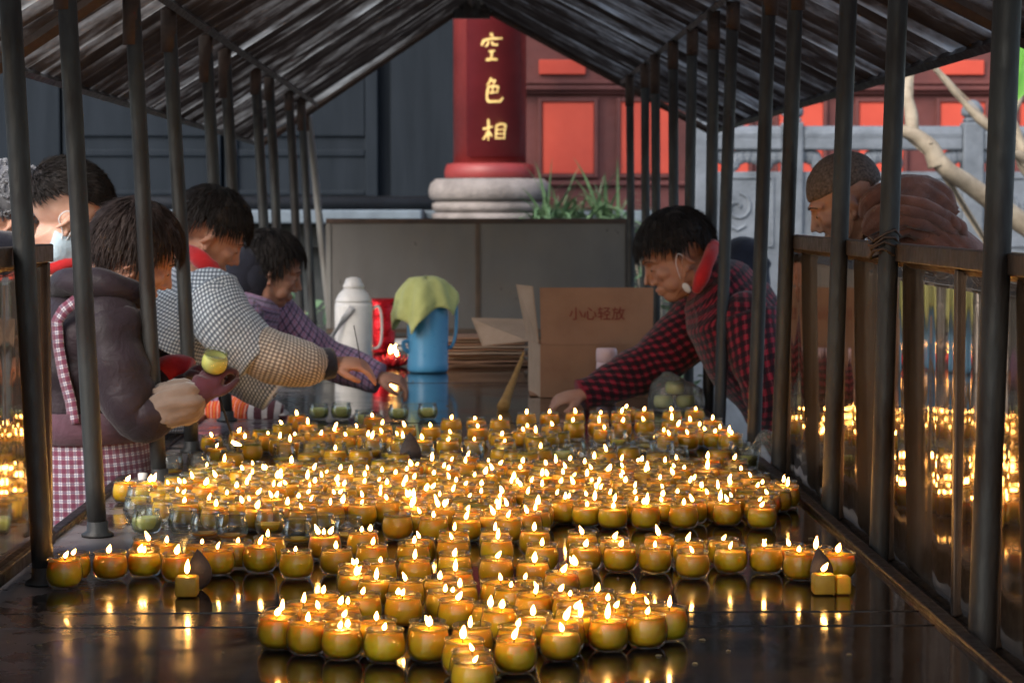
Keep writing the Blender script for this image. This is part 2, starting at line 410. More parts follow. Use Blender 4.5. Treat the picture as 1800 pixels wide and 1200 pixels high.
# ================================================================== stone balustrade on the right
YB = 14.4
bal = empty('stone_balustrade', (PY(1560, 300, YB).x, YB, 0), 'carved pale grey stone balustrade in front of the maroon wall', 'balustrade')
zb_ = lambda v: PY(1400, v, YB).z; xb_ = lambda u: PY(u, 300, YB).x
pc = [1238, 1392, 1708, 2040]
for u in pc:
    x = xb_(u); h = .065
    mb = MB(); mb.box((x-h, YB-h, .5), (x+h, YB+h, zb_(215)))
    mb.box((x-h*.8, YB-h*.8, zb_(215)), (x+h*.8, YB+h*.8, zb_(207))); 
    mb.lathe([(h*.75, zb_(207)), (h*1.1, zb_(202)), (h*1.1, zb_(192)), (h*.8, zb_(184)), (h*.55, zb_(178)), (.0, zb_(175))], (x, YB, 0), 16)
    mb.build('post', M_stone, bal, False, bevel=.012)
for a, b in zip(pc[:-1], pc[1:]):
    x0, x1 = xb_(a)+.066, xb_(b)-.066; ln = x1-x0
    mb = MB(); mb.box((x0, YB-.05, zb_(264)), (x1, YB+.05, zb_(240))); mb.tube([(x0, YB, zb_(237)), (x1, YB, zb_(237))], .055, 14)
    mb.build('rail', M_stone, bal, False, bevel=.012)
    mb = MB(); mb.box((x0, YB-.035, .6), (x1, YB+.035, zb_(302)))
    for q in (0, .5, 1):
        c = x0 + ln*q; r = .09
        for t in range(7):
            a_ = PI*t/6; mb.ell((c + math.cos(a_)*r*(1 if 0<q<1 else (1 if q==0 else -1)*abs(math.cos(a_))/max(abs(math.cos(a_)),.01)), YB, zb_(302) + .055 + .05*math.sin(a_)), (.045, .03, .055), n=8, m=6)
    # carved relief: frame and curling cloud
    for fz in (zb_(312), zb_(432)): mb.box((x0+.05, YB-.046, fz-.008), (x1-.05, YB-.034, fz+.008))
    for fx in (x0+.05, x1-.066): mb.box((fx, YB-.046, zb_(432)), (fx+.016, YB-.034, zb_(312)))
    for q in range(max(3, int(ln/.2))):
        c = V((x0+.14+q*.2, YB-.036, zb_(365)+.07*math.sin(q*2.1)))
        if c.x > x1-.1: break
        pts = []
        for t in range(15):
            a_ = t*.55+q; rr = .016+.0055*t; pts.append(c+V((rr*math.cos(a_), 0, rr*math.sin(a_))))
        mb.tube(pts, .012, 6)
        pts = [c+V((.05, 0, -.11)), c+V((.0, 0, -.14)), c+V((-.08, 0, -.10)), c+V((-.1, 0, -.03))]
        mb.tube(pts, .012, 6)
    mb.build('panel', M_stone, bal, False, bevel=.006)
# base course under it
mb = MB(); mb.box((xb_(1190), YB-.12, .004), (6.5, YB+.2, .62)); mb.box((xb_(1190), YB-.16, .62), (6.5, YB+.24, .68)); mb.build('plinth', M_stone, bal, False, bevel=.02)
# ------------------------------------------------------------------ bare pale tree on the right
YT = 11.88
tree = empty('bare_tree', (PY(2080, 400, YT).x, YT, 0), 'bare cream coloured tree with crooked branches beside the stone balustrade', 'tree')
def limb(name, pts, rads, par, extra=None):
    mb = MB(); P = [PY(u, v, y*D) for u, v, y in pts]
    mb.sweep(P, rads, sides=12, seg=6, ref=(0, 1, 0), fold=(.006, 9, 2.2))
    if extra: extra(mb)
    return mb.build(name, M_bark, par)
tr = limb('trunk', [(2090,1000,6.6),(2070,760,6.6),(2010,560,6.6),(1900,460,6.6),(1805,398,6.6),(1722,338,6.55),(1668,300,6.5),(1640,272,6.5)], [.12,.11,.10,.07,.055,.048,.043,.040], tree,
     lambda m: (m.ell(PY(1636, 251, 11.6), (.012,.012,.012)),))
limb('branch', [(1648,292,6.5),(1637,262,6.5),(1612,240,6.5),(1584,230,6.5)], [.05,.046,.036,.03], tr)
limb('branch', [(1604,236,6.5),(1602,200,6.52),(1594,166,6.55),(1598,136,6.6),(1612,90,6.6),(1606,30,6.6)], [.03,.029,.027,.023,.02,.016], tr)
limb('branch', [(1815,290,6.7),(1770,245,6.7),(1728,215,6.7),(1690,175,6.7),(1668,148,6.7),(1640,116,6.7),(1600,70,6.7)], [.026,.025,.022,.018,.016,.013,.01], tr)
limb('branch', [(2010,560,6.6),(1900,420,6.5),(1820,310,6.4),(1786,230,6.4),(1775,205,6.4),(1788,180,6.4),(1800,150,6.4),(1830,90,6.4)], [.05,.042,.03,.025,.024,.021,.02,.016], tr)
limb('branch', [(1830,330,6.4),(1800,290,6.4),(1795,275,6.38),(1780,270,6.36)], [.034,.03,.026,.012], tr)
# big fresh leaves
lf = empty('leafy_spray', PY(1830, 60, 9.72), 'fresh bright green broad leaves hanging beside the roof edge', 'leaves')
def leaf(mb, base, tip, wd, nrm, curl=.03, mi=0, n=10):
    base, tip = V(base), V(tip); ax = tip-base; sd = ax.cross(V(nrm)).normalized(); nn = sd.cross(ax).normalized()
    vs = []; fs = []; 
    for i in range(n+1):
        t = i/n; h = wd*.5*math.sin(PI*min(1, t**.8*.98+.02))**.85; c = base + ax*t + nn*curl*math.sin(PI*t)
        vs += [c - sd*h + nn*h*.25, c, c + sd*h + nn*h*.25]
    for i in range(n):
        b = i*3; fs += [(b, b+1, b+4, b+3), (b+1, b+2, b+5, b+4)]
    mb.add(vs, fs, mi=mi)
for p, q, wd in (((1806,60),(1768,170),.11),((1822,80),(1782,182),.085),((1840,40),(1795,130),.12),((1850,70),(1812,190),.1)):
    mb = MB(); leaf(mb, PY(*p, 9.72), PY(*q, 9.66), wd, (.3,-1,.2)); mb.build('leaf', M_leafbig, lf)
mb = MB(); mb.tube([PY(1860,30,9.77), PY(1835,45,9.74), PY(1806,62,9.72)], .006, 6); mb.build('twig', M_bark, lf)
# ------------------------------------------------------------------ spider plant on the terrace
sp_c = PY(1003, 382, 15.4); sp_c.z = 1.4
spl = empty('spider_plant', sp_c, 'tuft of arching green blades growing at the foot of the stone pillar base', 'plant')
mb = MB(); rnd = random.Random(5)
for k in range(190):
    a = rnd.uniform(0, 2*PI); ln = rnd.uniform(.25, .6) if k > 5 else .62; b = sp_c + V((rnd.uniform(-.25,.36), rnd.uniform(-.08,.08), 0))
    up = rnd.uniform(.25, .95) if k > 5 else .95; wd = rnd.uniform(.010, .022)
    d = V((math.cos(a)*(1-up*.6), math.sin(a)*.6*(1-up*.6), 0)); vs = []; fs = []
    for i in range(7):
        t = i/6; p = b + d*ln*t + V((0, 0, ln*(up*t - .55*(1.05-up*.75)*t*t*1.6)))
        s_ = V((-math.sin(a), math.cos(a), .2)).normalized()*wd*(1-t**1.7)*.5 + V((wd*.3*(1-t),0,0)); vs += [p-s_, p+s_]
    for i in range(6): fs.append((i*2, i*2+1, i*2+3, i*2+2))
    mb.add(vs, fs)
mb.build('foliage', M_blade, spl)
# small shrubs seen between the posts beyond the table
def shrub(loc, r, h, label, n=260, seed=1, mat=None):
    rr = random.Random(seed); e = empty('shrub', loc, label, 'shrub')
    mb = MB(); L = V(loc)
    for k in range(9):
        a = rr.uniform(0, 2*PI); mb.tube([L, L+V((math.cos(a)*r*.3, math.sin(a)*r*.3, h*.5)), L+V((math.cos(a)*r*.6, math.sin(a)*r*.6, h*.9))], [.008,.006,.003], 5)
    mb.build('stem', M_bark, e)
    mb = MB()
    for k in range(n):
        a = rr.uniform(0, 2*PI); q = rr.random()**.5*r; z = rr.uniform(.15, 1)*h
        p = L + V((math.cos(a)*q, math.sin(a)*q, z)); d = V((rr.uniform(-1,1), rr.uniform(-1,1), rr.uniform(-.4,.8))).normalized()*rr.uniform(.05,.1)
        leaf(mb, p, p+d, rr.uniform(.02,.035), (rr.uniform(-1,1), rr.uniform(-1,1), 1), .006, n=4)
    mb.build('foliage', mat or M_blade, e)
shrub((1.15, 13.6, .0), .28, 1.35, 'dark leafy shrub behind the right end of the metal back panel', 420, 3)
shrub((-1.05, 13.7, .0), .25, .95, 'low dark shrub behind the left end of the metal back panel', 160, 4)
# ================================================================== the candle stall: table, canopy, panels
TZ = 0.80; XL, XR = -.784, .817; TXL, TXR = -.845, .772; Y0, Y1 = 2.0, 12.2
M_steel = dull('painted_pipe', (.034,.037,.038), (.016,.013,.012), 14, .5, .5, .003, metal=.3, stretch=(1,1,.3), lo=.42, hi=.62)
M_pipe_pale = dull('weathered_pipe', (.22,.22,.21), (.10,.09,.08), 9, .55, .3, .002, metal=.3, stretch=(1,1,.25))
M_rust = dull('rusted_steel', (.075,.045,.032), (.035,.026,.022), 11, .65, .4, .002, metal=.3)
# blackened oily table plate
t = NT('oily_black_plate')
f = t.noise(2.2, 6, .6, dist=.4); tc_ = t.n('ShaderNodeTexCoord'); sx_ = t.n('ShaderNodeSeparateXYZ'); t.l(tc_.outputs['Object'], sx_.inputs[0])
sky_edge = t.n('ShaderNodeMapRange'); sky_edge.inputs[1].default_value = -.45; sky_edge.inputs[2].default_value = -.80; t.l(sx_.outputs[0], sky_edge.inputs[0]); sky_edge = t.math('MULTIPLY', sky_edge.outputs[0], t.ramp(t.noise(7, 6, .65, dist=.5), [(.38, 0.0), (.55, 1.0)]))  # mask for the sky's grey reflection, painted into the plate near its left edge
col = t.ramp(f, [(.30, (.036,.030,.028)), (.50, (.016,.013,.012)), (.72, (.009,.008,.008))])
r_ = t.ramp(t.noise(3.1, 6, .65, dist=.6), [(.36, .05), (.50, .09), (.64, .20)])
col = t.mix(sky_edge, col, (.20,.18,.18)); r_ = t.mix(sky_edge, r_, (.5,.5,.5))
b1 = t.bump(t.noise(26, 3, .5, stretch=(1, .6, 1)), .10, .004)
M_plate = t.done(t.pr(col, r_, .15, b1, .5, Coat_Weight=.2, Coat_Roughness=.05))
# bronze toned polished sheet for the wind panels
t = NT('bronze_polished_sheet')
f = t.noise(3, 5, stretch=(1, 1, .35)); col = t.ramp(f, [(.3, (.62,.46,.33)), (.7, (.44,.31,.21))])
f3 = t.noise(14, 5, .6, stretch=(1, 1, .22), dist=.5); col = t.mix(t.ramp(f3, [(.55, 0.0), (.75, .8)]), col, (.08,.05,.035))
hh = t.noise(7, 2, .4, stretch=(1, 1, .12)); rr = t.ramp(t.noise(20, 4, stretch=(1, 1, .3)), [(.3, .02), (.7, .08)])
M_sheet = t.done(t.pr(col, rr, .9, t.bump(hh, .13, .008), .5))
M_frame = dull('brown_frame', (.105,.074,.056), (.058,.042,.033), 8, .4, .3, .002, metal=.5)
M_frame_d = dull('dark_frame', (.022,.018,.017), (.012,.010,.010), 8, .45, .3, .002, metal=.4)
M_backp = dull('grey_brown_sheet', (.150,.142,.135), (.098,.092,.088), 2.2, .38, .2, .003, metal=.35, stretch=(1, 1, .5))
# weathered corrugated roof sheet, partly translucent
t = NT('weathered_roof_sheet')
f1 = t.noise(3.0, 4, .6, stretch=(.16, 3.1, .16)); f2 = t.noise(9, 6, .65, stretch=(.7, 1.8, .7))
tc_ = t.n('ShaderNodeTexCoord'); sy_ = t.n('ShaderNodeSeparateXYZ'); t.l(tc_.outputs['Object'], sy_.inputs[0]); wv = t.math('SINE', t.math('MULTIPLY', t.math('ADD', sy_.outputs[1], t.math('MULTIPLY', f1, .05)), 2*PI/.19))
dirt = t.math('ADD', t.math('ADD', t.math('MULTIPLY', f1, .52), t.math('MULTIPLY', f2, .28)), t.math('ADD', t.math('MULTIPLY', wv, .075), .178))
col = t.ramp(dirt, [(.41, (.040,.034,.033)), (.50, (.075,.066,.063)), (.56, (.22,.22,.215)), (.66, (.50,.53,.53))])
trn = t.ramp(dirt, [(.47, .03), (.62, .5)])
d = t.n('ShaderNodeBsdfDiffuse'); t.l(col, d.inputs[0]); t.l(t.bump(f2, .5, .004), d.inputs['Normal'])
tl = t.n('ShaderNodeBsdfTranslucent'); t.l(col, tl.inputs[0]); mx = t.n('ShaderNodeMixShader'); t.l(trn, mx.inputs[0]); t.l(d.outputs[0], mx.inputs[1]); t.l(tl.outputs[0], mx.inputs[2])
M_roof = t.done(mx)
# ------------------------------------------------------------------ table
tb = empty('candle_table', (0, 4, 0), 'long black oily metal table covered with rows of burning candle jars', 'table')
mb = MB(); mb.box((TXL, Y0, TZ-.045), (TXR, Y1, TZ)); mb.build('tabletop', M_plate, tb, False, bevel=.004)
for y in (3.66, 3.79, 5.44, 7.16, 8.8, 10.4):
    mb = MB(); mb.sweep([(TXL+.02, y, TZ-.001), (-.3, y+.004, TZ), (.3, y-.004, TZ-.0005), (TXR-.02, y, TZ)], [(.004, .0018)]*4, sides=8, seg=4, ref=(0,1,0)); mb.build('seam', M_plate, tb)
for x in (TXL, TXR):
    mb = MB(); mb.box((x-.014, Y0, TZ-.05), (x+.014, Y1, TZ+.012)); mb.build('edge_rim', M_frame_d, tb, False, bevel=.005)
rnd = random.Random(77); mb = MB()
for k_ in range(90):
    cx_, cy_ = rnd.uniform(TXL+.06, TXR-.06), 3.0 + 7.4*rnd.random()**1.6; r0 = rnd.uniform(.0015, .006); n = 14; ph = rnd.uniform(0, 9)
    ring = [V((cx_ + r0*(1+.55*noise.noise(V((math.cos(q/n*6.283)*1.3+ph, math.sin(q/n*6.283)*1.3, ph))))*math.cos(q/n*6.283)*1.25, cy_ + r0*(1+.55*noise.noise(V((math.cos(q/n*6.283)*1.3+ph, math.sin(q/n*6.283)*1.3, ph))))*math.sin(q/n*6.283), TZ+.0006)) for q in range(n)]
    cen = V((cx_, cy_, TZ+.0024)); inner = [p.lerp(cen, .35)+V((0,0,.0014*.9)) for p in ring]
    mb.add(ring+inner+[cen], [(q, (q+1)%n, n+(q+1)%n, n+q) for q in range(n)] + [(n+q, n+(q+1)%n, 2*n) for q in range(n)])
tag(mb.build('wax_spill', dull('spilt_wax', (.20,.16,.09), (.12,.09,.05), 30, .35, .2, .001), tb), kind='stuff')
for x in (TXL+.06, TXR-.06):
    for y in (2.3, 5.2, 8.3, 11.9):
        mb = MB(); mb.box((x-.025, y-.025, .004), (x+.025, y+.025, TZ-.046)); mb.build('leg', M_frame_d, tb, False, bevel=.003)
# ------------------------------------------------------------------ canopy
RX, RZ = .03, 2.585; ELX, ELZ = -1.135, 1.825; ERX, ERZ = 1.345, 1.895; YN, YFAR = 1.2, 12.2
cn = empty('candle_canopy', (0, 4, 0), 'low gabled canopy of weathered corrugated sheets on steel pipe posts', 'canopy')
def roof_sheet(x1, z1, flip):
    n = 640; m = 7; vs = []; fs = []; rnd = random.Random(3+flip)
    L = V((x1-RX, 0, z1-RZ)); up = V((-L.z, 0, L.x)).normalized(); up = up if up.z > 0 else -up
    for j in range(m+1):
        tt = j/m
        for i in range(n+1):
            y = YN + (YFAR-YN)*i/n
            ph = 2*PI*y/.19; h = .019*math.sin(ph) + .004*math.sin(ph*2+1)
            sag = -.012*math.sin(PI*tt)*abs(math.sin(y*.95)) + .006*noise.noise(V((y*1.5, tt*3, flip)))
            e = (1 + .012*noise.noise(V((y*2.3, 5.1, flip)))) if j == m else 1
            vs.append(V((RX, y, RZ)) + L*tt*e + up*(h+sag))
    for j in range(m):
        for i in range(n):
            a = j*(n+1)+i; fs.append((a, a+1, a+n+2, a+n+1))
    mb = MB(); mb.add(vs, fs); o = mb.build('roof_sheet', M_roof, cn)
    return o
roof_sheet(ELX, ELZ, 0); roof_sheet(ERX, ERZ, 1)
def bar(name, a, b, w, h, mat, par, off=-.03):
    a, b = V(a), V(b); mb = MB(); mb.sweep([a, b], [(w, h), (w, h)], sides=4, seg=1, ref=(0, 1, 0) if abs((b-a).normalized().y) < .9 else (1, 0, 0)); return mb.build(name, mat, par, False)
lz = lambda x: RZ + (ELZ-RZ)*(x-RX)/(ELX-RX) if x < RX else RZ + (ERZ-RZ)*(x-RX)/(ERX-RX)
bar('ridge_beam', (RX, YN, RZ-.05), (RX, YFAR-.02, RZ-.05), .022, .03, M_rust, cn)
for x in (XL, XR): bar('purlin', (x, YN, lz(x)-.045), (x, YFAR-.02, lz(x)-.045), .012, .014, M_frame_d, cn)
bar('eave_bar', (ELX+.03, YN, ELZ-.018), (ELX+.03, YFAR, ELZ-.018), .014, .012, M_frame_d, cn)
bar('eave_bar', (ERX-.03, YN, ERZ-.018), (ERX-.03, YFAR, ERZ-.018), .018, .018, M_frame_d, cn)
for y in (YFAR-.03, 5.4):
    bar('rafter', (RX-.02, y, RZ-.05), (ELX+.03, y, ELZ-.04), .014, .018, M_rust, cn)
    bar('rafter', (RX+.02, y, RZ-.05), (ERX-.03, y, ERZ-.04), .014, .018, M_rust, cn)
mb = MB(); a = PY(797, 33, YFAR-.06); b = PY(862, -8, YFAR-.06)
mb.box((a.x, a.y-.03, a.z), (b.x, a.y+.03, b.z)); mb.box((a.x-.01, a.y-.04, a.z+.035), (b.x+.01, a.y+.04, a.z+.05)); mb.box((a.x+.05, a.y-.045, a.z+.01), (b.x-.05, a.y-.03, b.z-.01))
for q in (.2, .8): mb.ell((a.x+(b.x-a.x)*q, a.y-.035, a.z+.07), (.022, .014, .018))
mb.build('ridge_bracket', M_steel, cn, False, bevel=.004)
LP = [40, 140, 255, 315, 380, 412, 462, 487, 520, 540, 560]; RP = [1745, 1555, 1470, 1380, 1335, 1270, 1250, 1210, 1185, 1155, 1135, 1110]
POSTS = []
rnd = random.Random(11)
for us, x in ((LP, XL), (RP, XR)):
    for i, u in enumerate(us):
        y = PX(u, 400, x).y; POSTS.append((x + (.03 if x < 0 else -.03), y)); r = .0195 if u != 1745 else .022
        jx, jy = rnd.uniform(-.008, .008), rnd.uniform(-.006, .006)
        sl_ = (-.10 if u == 560 else -.046) if x < 0 else (.040 if u > 1260 else .012 if u > 1190 else -.012)
        zt_ = lz(x)-.05; zb_o = TZ+.001 if x < 0 else .004; top = V((x+jx*.5+sl_*(zt_-1.45), y+jy, zt_)); bot = V((x+sl_*(max(zb_o, .6)-1.45), y, zb_o))
        mat = M_pipe_pale if u == 560 else M_steel
        mb = MB(); mb.sweep([bot, bot.lerp(top, .35)+V((jx*.6, 0, 0)), bot.lerp(top, .7), top], [r]*4, sides=16, seg=3, fold=(.0006, 20, i))
        bz = bot.z; mb.lathe([(r*1.7, bz), (r*1.7, bz+.005), (r*1.15, bz+.011), (r*1.1, bz+.03), (r*.9, bz+.031)], (bot.x, y, 0), 16)
        p = mb.build('post', mat, cn)
        mb = MB(); c = top - V((0, 0, .12 + rnd.uniform(-.03, .05))); mb.sweep([c, top], [r*1.13]*2, sides=16, seg=2); mb.build('sleeve', M_rust, p)
# ------------------------------------------------------------------ wind panels at the near sides
def wind_panel(x, ya, yb, out, label, split=(), zt=1.40):
    e = empty('wind_panel', (x, (ya+yb)/2, TZ), label, 'metal panel', 'bronze toned metal panels at the sides of the candle table')
    lo, hi = min(ya, yb), max(ya, yb); zb = TZ+.014 if x < 0 else .735; th = .012
    mb = MB(); n = 70; vs = []; fs = []
    for i in range(n+1):
        y = lo+.012+(hi-lo-.024)*i/n
        for j in range(13):
            z = zb + (zt-.02-zb)*j/12; vs.append((x + .0016*noise.noise(V((y*9, z*1.6, x*7))), y, z))
    for i in range(n):
        for j in range(12): a = i*13+j; fs.append((a, a+1, a+14, a+13))
    mb.add(vs, fs); o = mb.build('sheet', M_sheet, e); so_ = o.modifiers.new('solid', 'SOLIDIFY'); so_.thickness = .004; so_.offset = 0
    s = -out
    mb = MB(); mb.box((x-.016, lo, zt-.035), (x+.016, hi, zt)); mb.build('rail', M_frame, e, False, bevel=.003)
    mb = MB(); mb.box((x-.013, lo, zb-.001), (x+.013, hi, zb+.026)); mb.build('rail', M_frame_d, e, False, bevel=.003)
    for y in [lo+.014, hi-.014] + [lo+(hi-lo)*q for q in split]:
        mb = MB(); mb.box((x-.010, y-.010, zb+.027), (x+.010, y+.010, zt-.036)); mb.build('stile', M_frame, e, False, bevel=.003)
PXR = XR+.035
ys = [PX(u, 425, PXR).y for u in (1386, 1480, 1568, 1756)] + [2.3]
wind_panel(PXR, ys[0], ys[1]+.004, 1, 'narrow bronze toned panel farthest along the right side of the table')
wind_panel(PXR, ys[1], ys[2]+.004, 1, 'bronze toned panel below the stooping figure in the brown robe, second from the far end')
wind_panel(PXR, ys[2], ys[3]+.004, 1, 'bronze toned panel mirroring bunches of flames, third from the far end on the right', (.30,))
wind_panel(PXR, ys[3], ys[4], 1, 'bronze toned panel cut off by the right edge of the photo')
mb = MB(); c = V((XR+.012, PX(1548, 430, XR).y-.0, 1.385))
wind_panel(XL-.035, PX(80, 440, XL-.035).y, 2.3, -1, 'bronze toned panel at the left edge mirroring candle flames', (.12, .5))
# wire twisted round the post at the panel corner
mb = MB(); pts = [V((XR + math.cos(q*.9)*(.028+.004*math.sin(q*3)), POSTS[12][1] + math.sin(q*.9)*.026, 1.375+.0016*q+.01*math.sin(q*1.7))) for q in range(30)]
mb.tube(pts, .003, 5); tag(mb.build('tie_wire', M_rust, None, origin=pts[0]), 'rusty wire twisted round a post at the top of the right panels', 'wire')
# ------------------------------------------------------------------ metal back panel at the far end
YK = Y1-.02; bx0, bx1 = PY(573, 390, YK).x, PY(1108, 390, YK).x; bz1 = PY(830, 384, YK).z
bp = empty('back_panel', ((bx0+bx1)/2, YK, TZ), 'grey brown sheet metal panel closing the far end of the table', 'metal panel')
mb = MB(); mb.box((bx0+.01, YK-.004, TZ+.012), (bx1-.01, YK+.004, bz1-.01)); mb.build('sheet', M_backp, bp, False)
cx = PY(840, 450, YK).x
for a, b in (((bx0, bz1-.026), (bx1, bz1)), ((bx0, TZ+.006), (bx1, TZ+.032))):
    mb = MB(); mb.box((a[0], YK-.014, a[1]), (b[0], YK+.014, b[1])); mb.build('rail', M_rust if a[1] > 1 else M_frame, bp, False, bevel=.003)
for x in (bx0+.013, cx, bx1-.013):
    mb = MB(); mb.box((x-.013, YK-.012, TZ+.033), (x+.013, YK+.012, bz1-.027)); mb.build('stile', M_frame if x == cx else M_pipe_pale if x < 0 else M_frame_d, bp, False, bevel=.003)
# ================================================================== candles
t = NT('jar_glass')
fr = t.n('ShaderNodeFresnel'); fr.inputs[0].default_value = 1.5
hb = t.noise(160, 2, .5); nb = t.bump(hb, .35, .0012); t.l(nb, fr.inputs['Normal'])
gl = t.n('ShaderNodeBsdfGlossy'); gl.inputs['Roughness'].default_value = .06; t.l(nb, gl.inputs['Normal'])
tr_ = t.n('ShaderNodeBsdfTransparent'); tr_.inputs[0].default_value = (.97,.985,.97,1)
mx = t.n('ShaderNodeMixShader'); t.l(t.math('MULTIPLY', fr.outputs[0], .7, True), mx.inputs[0]); t.l(tr_.outputs[0], mx.inputs[1]); t.l(gl.outputs[0], mx.inputs[2])
hz = t.n('ShaderNodeBsdfTranslucent'); hz.inputs[0].default_value = (.85,.9,.85,1); m9 = t.n('ShaderNodeMixShader'); m9.inputs[0].default_value = .012; t.l(mx.outputs[0], m9.inputs[1]); t.l(hz.outputs[0], m9.inputs[2])
M_glass = t.done(m9)
def waxmat(name, a, b):
    t = NT(name); f = t.noise(60, 4); col = t.ramp(f, [(.3, a), (.75, b)])
    oi = t.n('ShaderNodeObjectInfo'); hv = t.n('ShaderNodeHueSaturation'); t.l(col, hv.inputs['Color'])
    t.l(t.math('ADD', t.math('MULTIPLY', oi.outputs['Random'], .028), .484), hv.inputs['Hue']); t.l(t.math('ADD', t.math('MULTIPLY', oi.outputs['Random'], .3), .82), hv.inputs['Value'])
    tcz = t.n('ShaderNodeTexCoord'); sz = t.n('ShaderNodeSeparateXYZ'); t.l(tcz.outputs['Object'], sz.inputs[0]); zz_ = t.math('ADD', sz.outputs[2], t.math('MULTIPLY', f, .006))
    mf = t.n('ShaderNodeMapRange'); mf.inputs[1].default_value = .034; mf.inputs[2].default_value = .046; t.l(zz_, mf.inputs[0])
    cz = t.mix(mf.outputs[0], hv.outputs[0], (.78,.40,.015))  # top turns amber: melted wax, with the flame's glow put into the colour
    return t.done(t.pr(cz, .38, 0, t.bump(f, .15, .001), .2, Subsurface_Weight=1.0, Subsurface_Radius=(.024, .0125, .0022), Subsurface_Scale=1.0))
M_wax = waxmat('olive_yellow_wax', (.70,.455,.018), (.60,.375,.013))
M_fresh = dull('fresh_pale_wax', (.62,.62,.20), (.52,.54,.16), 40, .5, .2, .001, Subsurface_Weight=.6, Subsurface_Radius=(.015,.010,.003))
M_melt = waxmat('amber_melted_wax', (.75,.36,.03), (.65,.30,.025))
M_wick = dull('charred_wick', (.02,.012,.01), None, 50, .9)
def emis(name, c, s, alpha=None, sample=True):
    t = NT(name); e = t.n('ShaderNodeEmission'); e.inputs[0].default_value = (*c, 1); e.inputs[1].default_value = s
    sh = e
    if alpha is not None:
        tp = t.n('ShaderNodeBsdfTransparent'); m = t.n('ShaderNodeMixShader'); m.inputs[0].default_value = alpha
        t.l(tp.outputs[0], m.inputs[1]); t.l(e.outputs[0], m.inputs[2]); sh = m
    mt = t.done(sh)
    if not sample: mt.cycles.emission_sampling = 'NONE'
    return mt
M_flame = emis('flame_core', (1, .47, .11), 74)
M_halo = emis('flame_rim', (1, .36, .05), 1.3, .4, False)
GL = [(0,0),(.0215,0),(.0265,.0025),(.0318,.012),(.0335,.0225),(.0328,.033),(.0304,.0415),(.0291,.0450),(.0290,.0475),(.0302,.0495),(.0302,.0517),(.0290,.0530),(.0278,.0517),(.0276,.0465)]
GE = GL + [(.0290,.0410),(.0314,.033),(.0320,.0235),(.0303,.0135),(.024,.005),(0,.0042)]
def wax_prof(top):
    pr = [(0,.0046),(.0236,.0052),(.0300,.0138),(.0316,.0235),(.0309,.0330),(.0287,.0415),(.0272,.0470)]
    out = [p for p in pr if p[1] < top-.002]; a = out[-1]; nx = [p for p in pr if p[1] >= top-.002]
    rt = (nx[0][0] if nx else .0272)
    return out + [(rt, top-.0012), (rt-.0012, top), (rt*.7, top-.0008), (rt*.3, top-.0016), (0, top-.0018)]
def proto(mb, name, mats): o = mb.build(name, mats); me = o.data; bpy.data.objects.remove(o); return me
gf = MB().lathe; mb = MB(); mb.lathe(GL, n=28); ME_glass = proto(mb, 'candle_jar', M_glass)
mb = MB(); mb.lathe(GE, n=28); ME_glass_e = proto(mb, 'empty_jar', M_glass)
ME_wax = []
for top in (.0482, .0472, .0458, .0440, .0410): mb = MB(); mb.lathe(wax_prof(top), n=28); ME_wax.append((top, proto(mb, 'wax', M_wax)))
mb = MB(); mb.lathe(wax_prof(.044), n=28); ME_fresh = proto(mb, 'wax', M_fresh)
mb = MB(); mb.lathe(wax_prof(.036), n=24); ME_fresh_low = proto(mb, 'wax', M_fresh)
ME_stub = []
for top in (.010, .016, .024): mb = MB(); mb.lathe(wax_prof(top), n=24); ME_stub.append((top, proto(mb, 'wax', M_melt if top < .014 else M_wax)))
def melt_prof(top): return [(0, top-.0012), (.0215, top-.0010), (.0238, top+.0004)]
mb = MB(); mb.lathe([(0,.0),(.0205,.0),(.0232,.0012)], n=24); ME_pool = proto(mb, 'melted_pool', M_melt)
mb = MB(); mb.tube([(0,0,-.004),(.0004,0,.002),(.0015,.0005,.006)], .0009, 6); ME_wick = proto(mb, 'wick', M_wick)
def flame_mesh(h, wd, bend, seed, wig=.1):
    wd *= .86
    rr = random.Random(seed); ax = rr.uniform(-.6, .6); mb = MB()
    for sc, mi, grow in ((1, 0, 0), (1.32, 1, .12)):
        n = 9; N = 8 if mi == 0 else 12; vs = []; fs = []
        for i in range(n+1):
            t = i/n; r = wd*.5*sc*(math.sin(PI*min(1, t*.97+.03))**.75)*(1.25-.75*t) if 0 < i < n else .0002
            if i == n: r = .0003
            z = h*(t*(1+grow*1.2) - grow*.35); bx = bend*h*t*t + wig*h*.35*math.sin(t*7+seed)*t; by = ax*bend*h*t*t
            for k in range(N): a = 2*PI*k/N; vs.append((bx+r*math.cos(a), by+r*math.sin(a)*.85, z))
        for i in range(n):
            for k in range(N): k2 = (k+1) % N; fs.append((i*N+k, i*N+k2, (i+1)*N+k2, (i+1)*N+k))
        mb.add(vs, fs, mi=mi)
    return proto(mb, 'flame', [M_flame, M_halo])
FL = [flame_mesh(.0185,.0108,.05,1,.03), flame_mesh(.0205,.0104,.30,2,.03), flame_mesh(.017,.0112,-.25,3,.03), flame_mesh(.0145,.0112,.5,4,.03), flame_mesh(.0235,.0100,.10,5,.04), flame_mesh(.0135,.0108,.1,6,.03), flame_mesh(.0185,.0100,-.35,7,.03), flame_mesh(.0175,.0116,.22,8,.03)]
FT = [flame_mesh(.082,.016,-.1,11,.5), flame_mesh(.075,.017,.15,12,.55), flame_mesh(.085,.018,.05,13,.6), flame_mesh(.066,.02,.1,14,.45)]
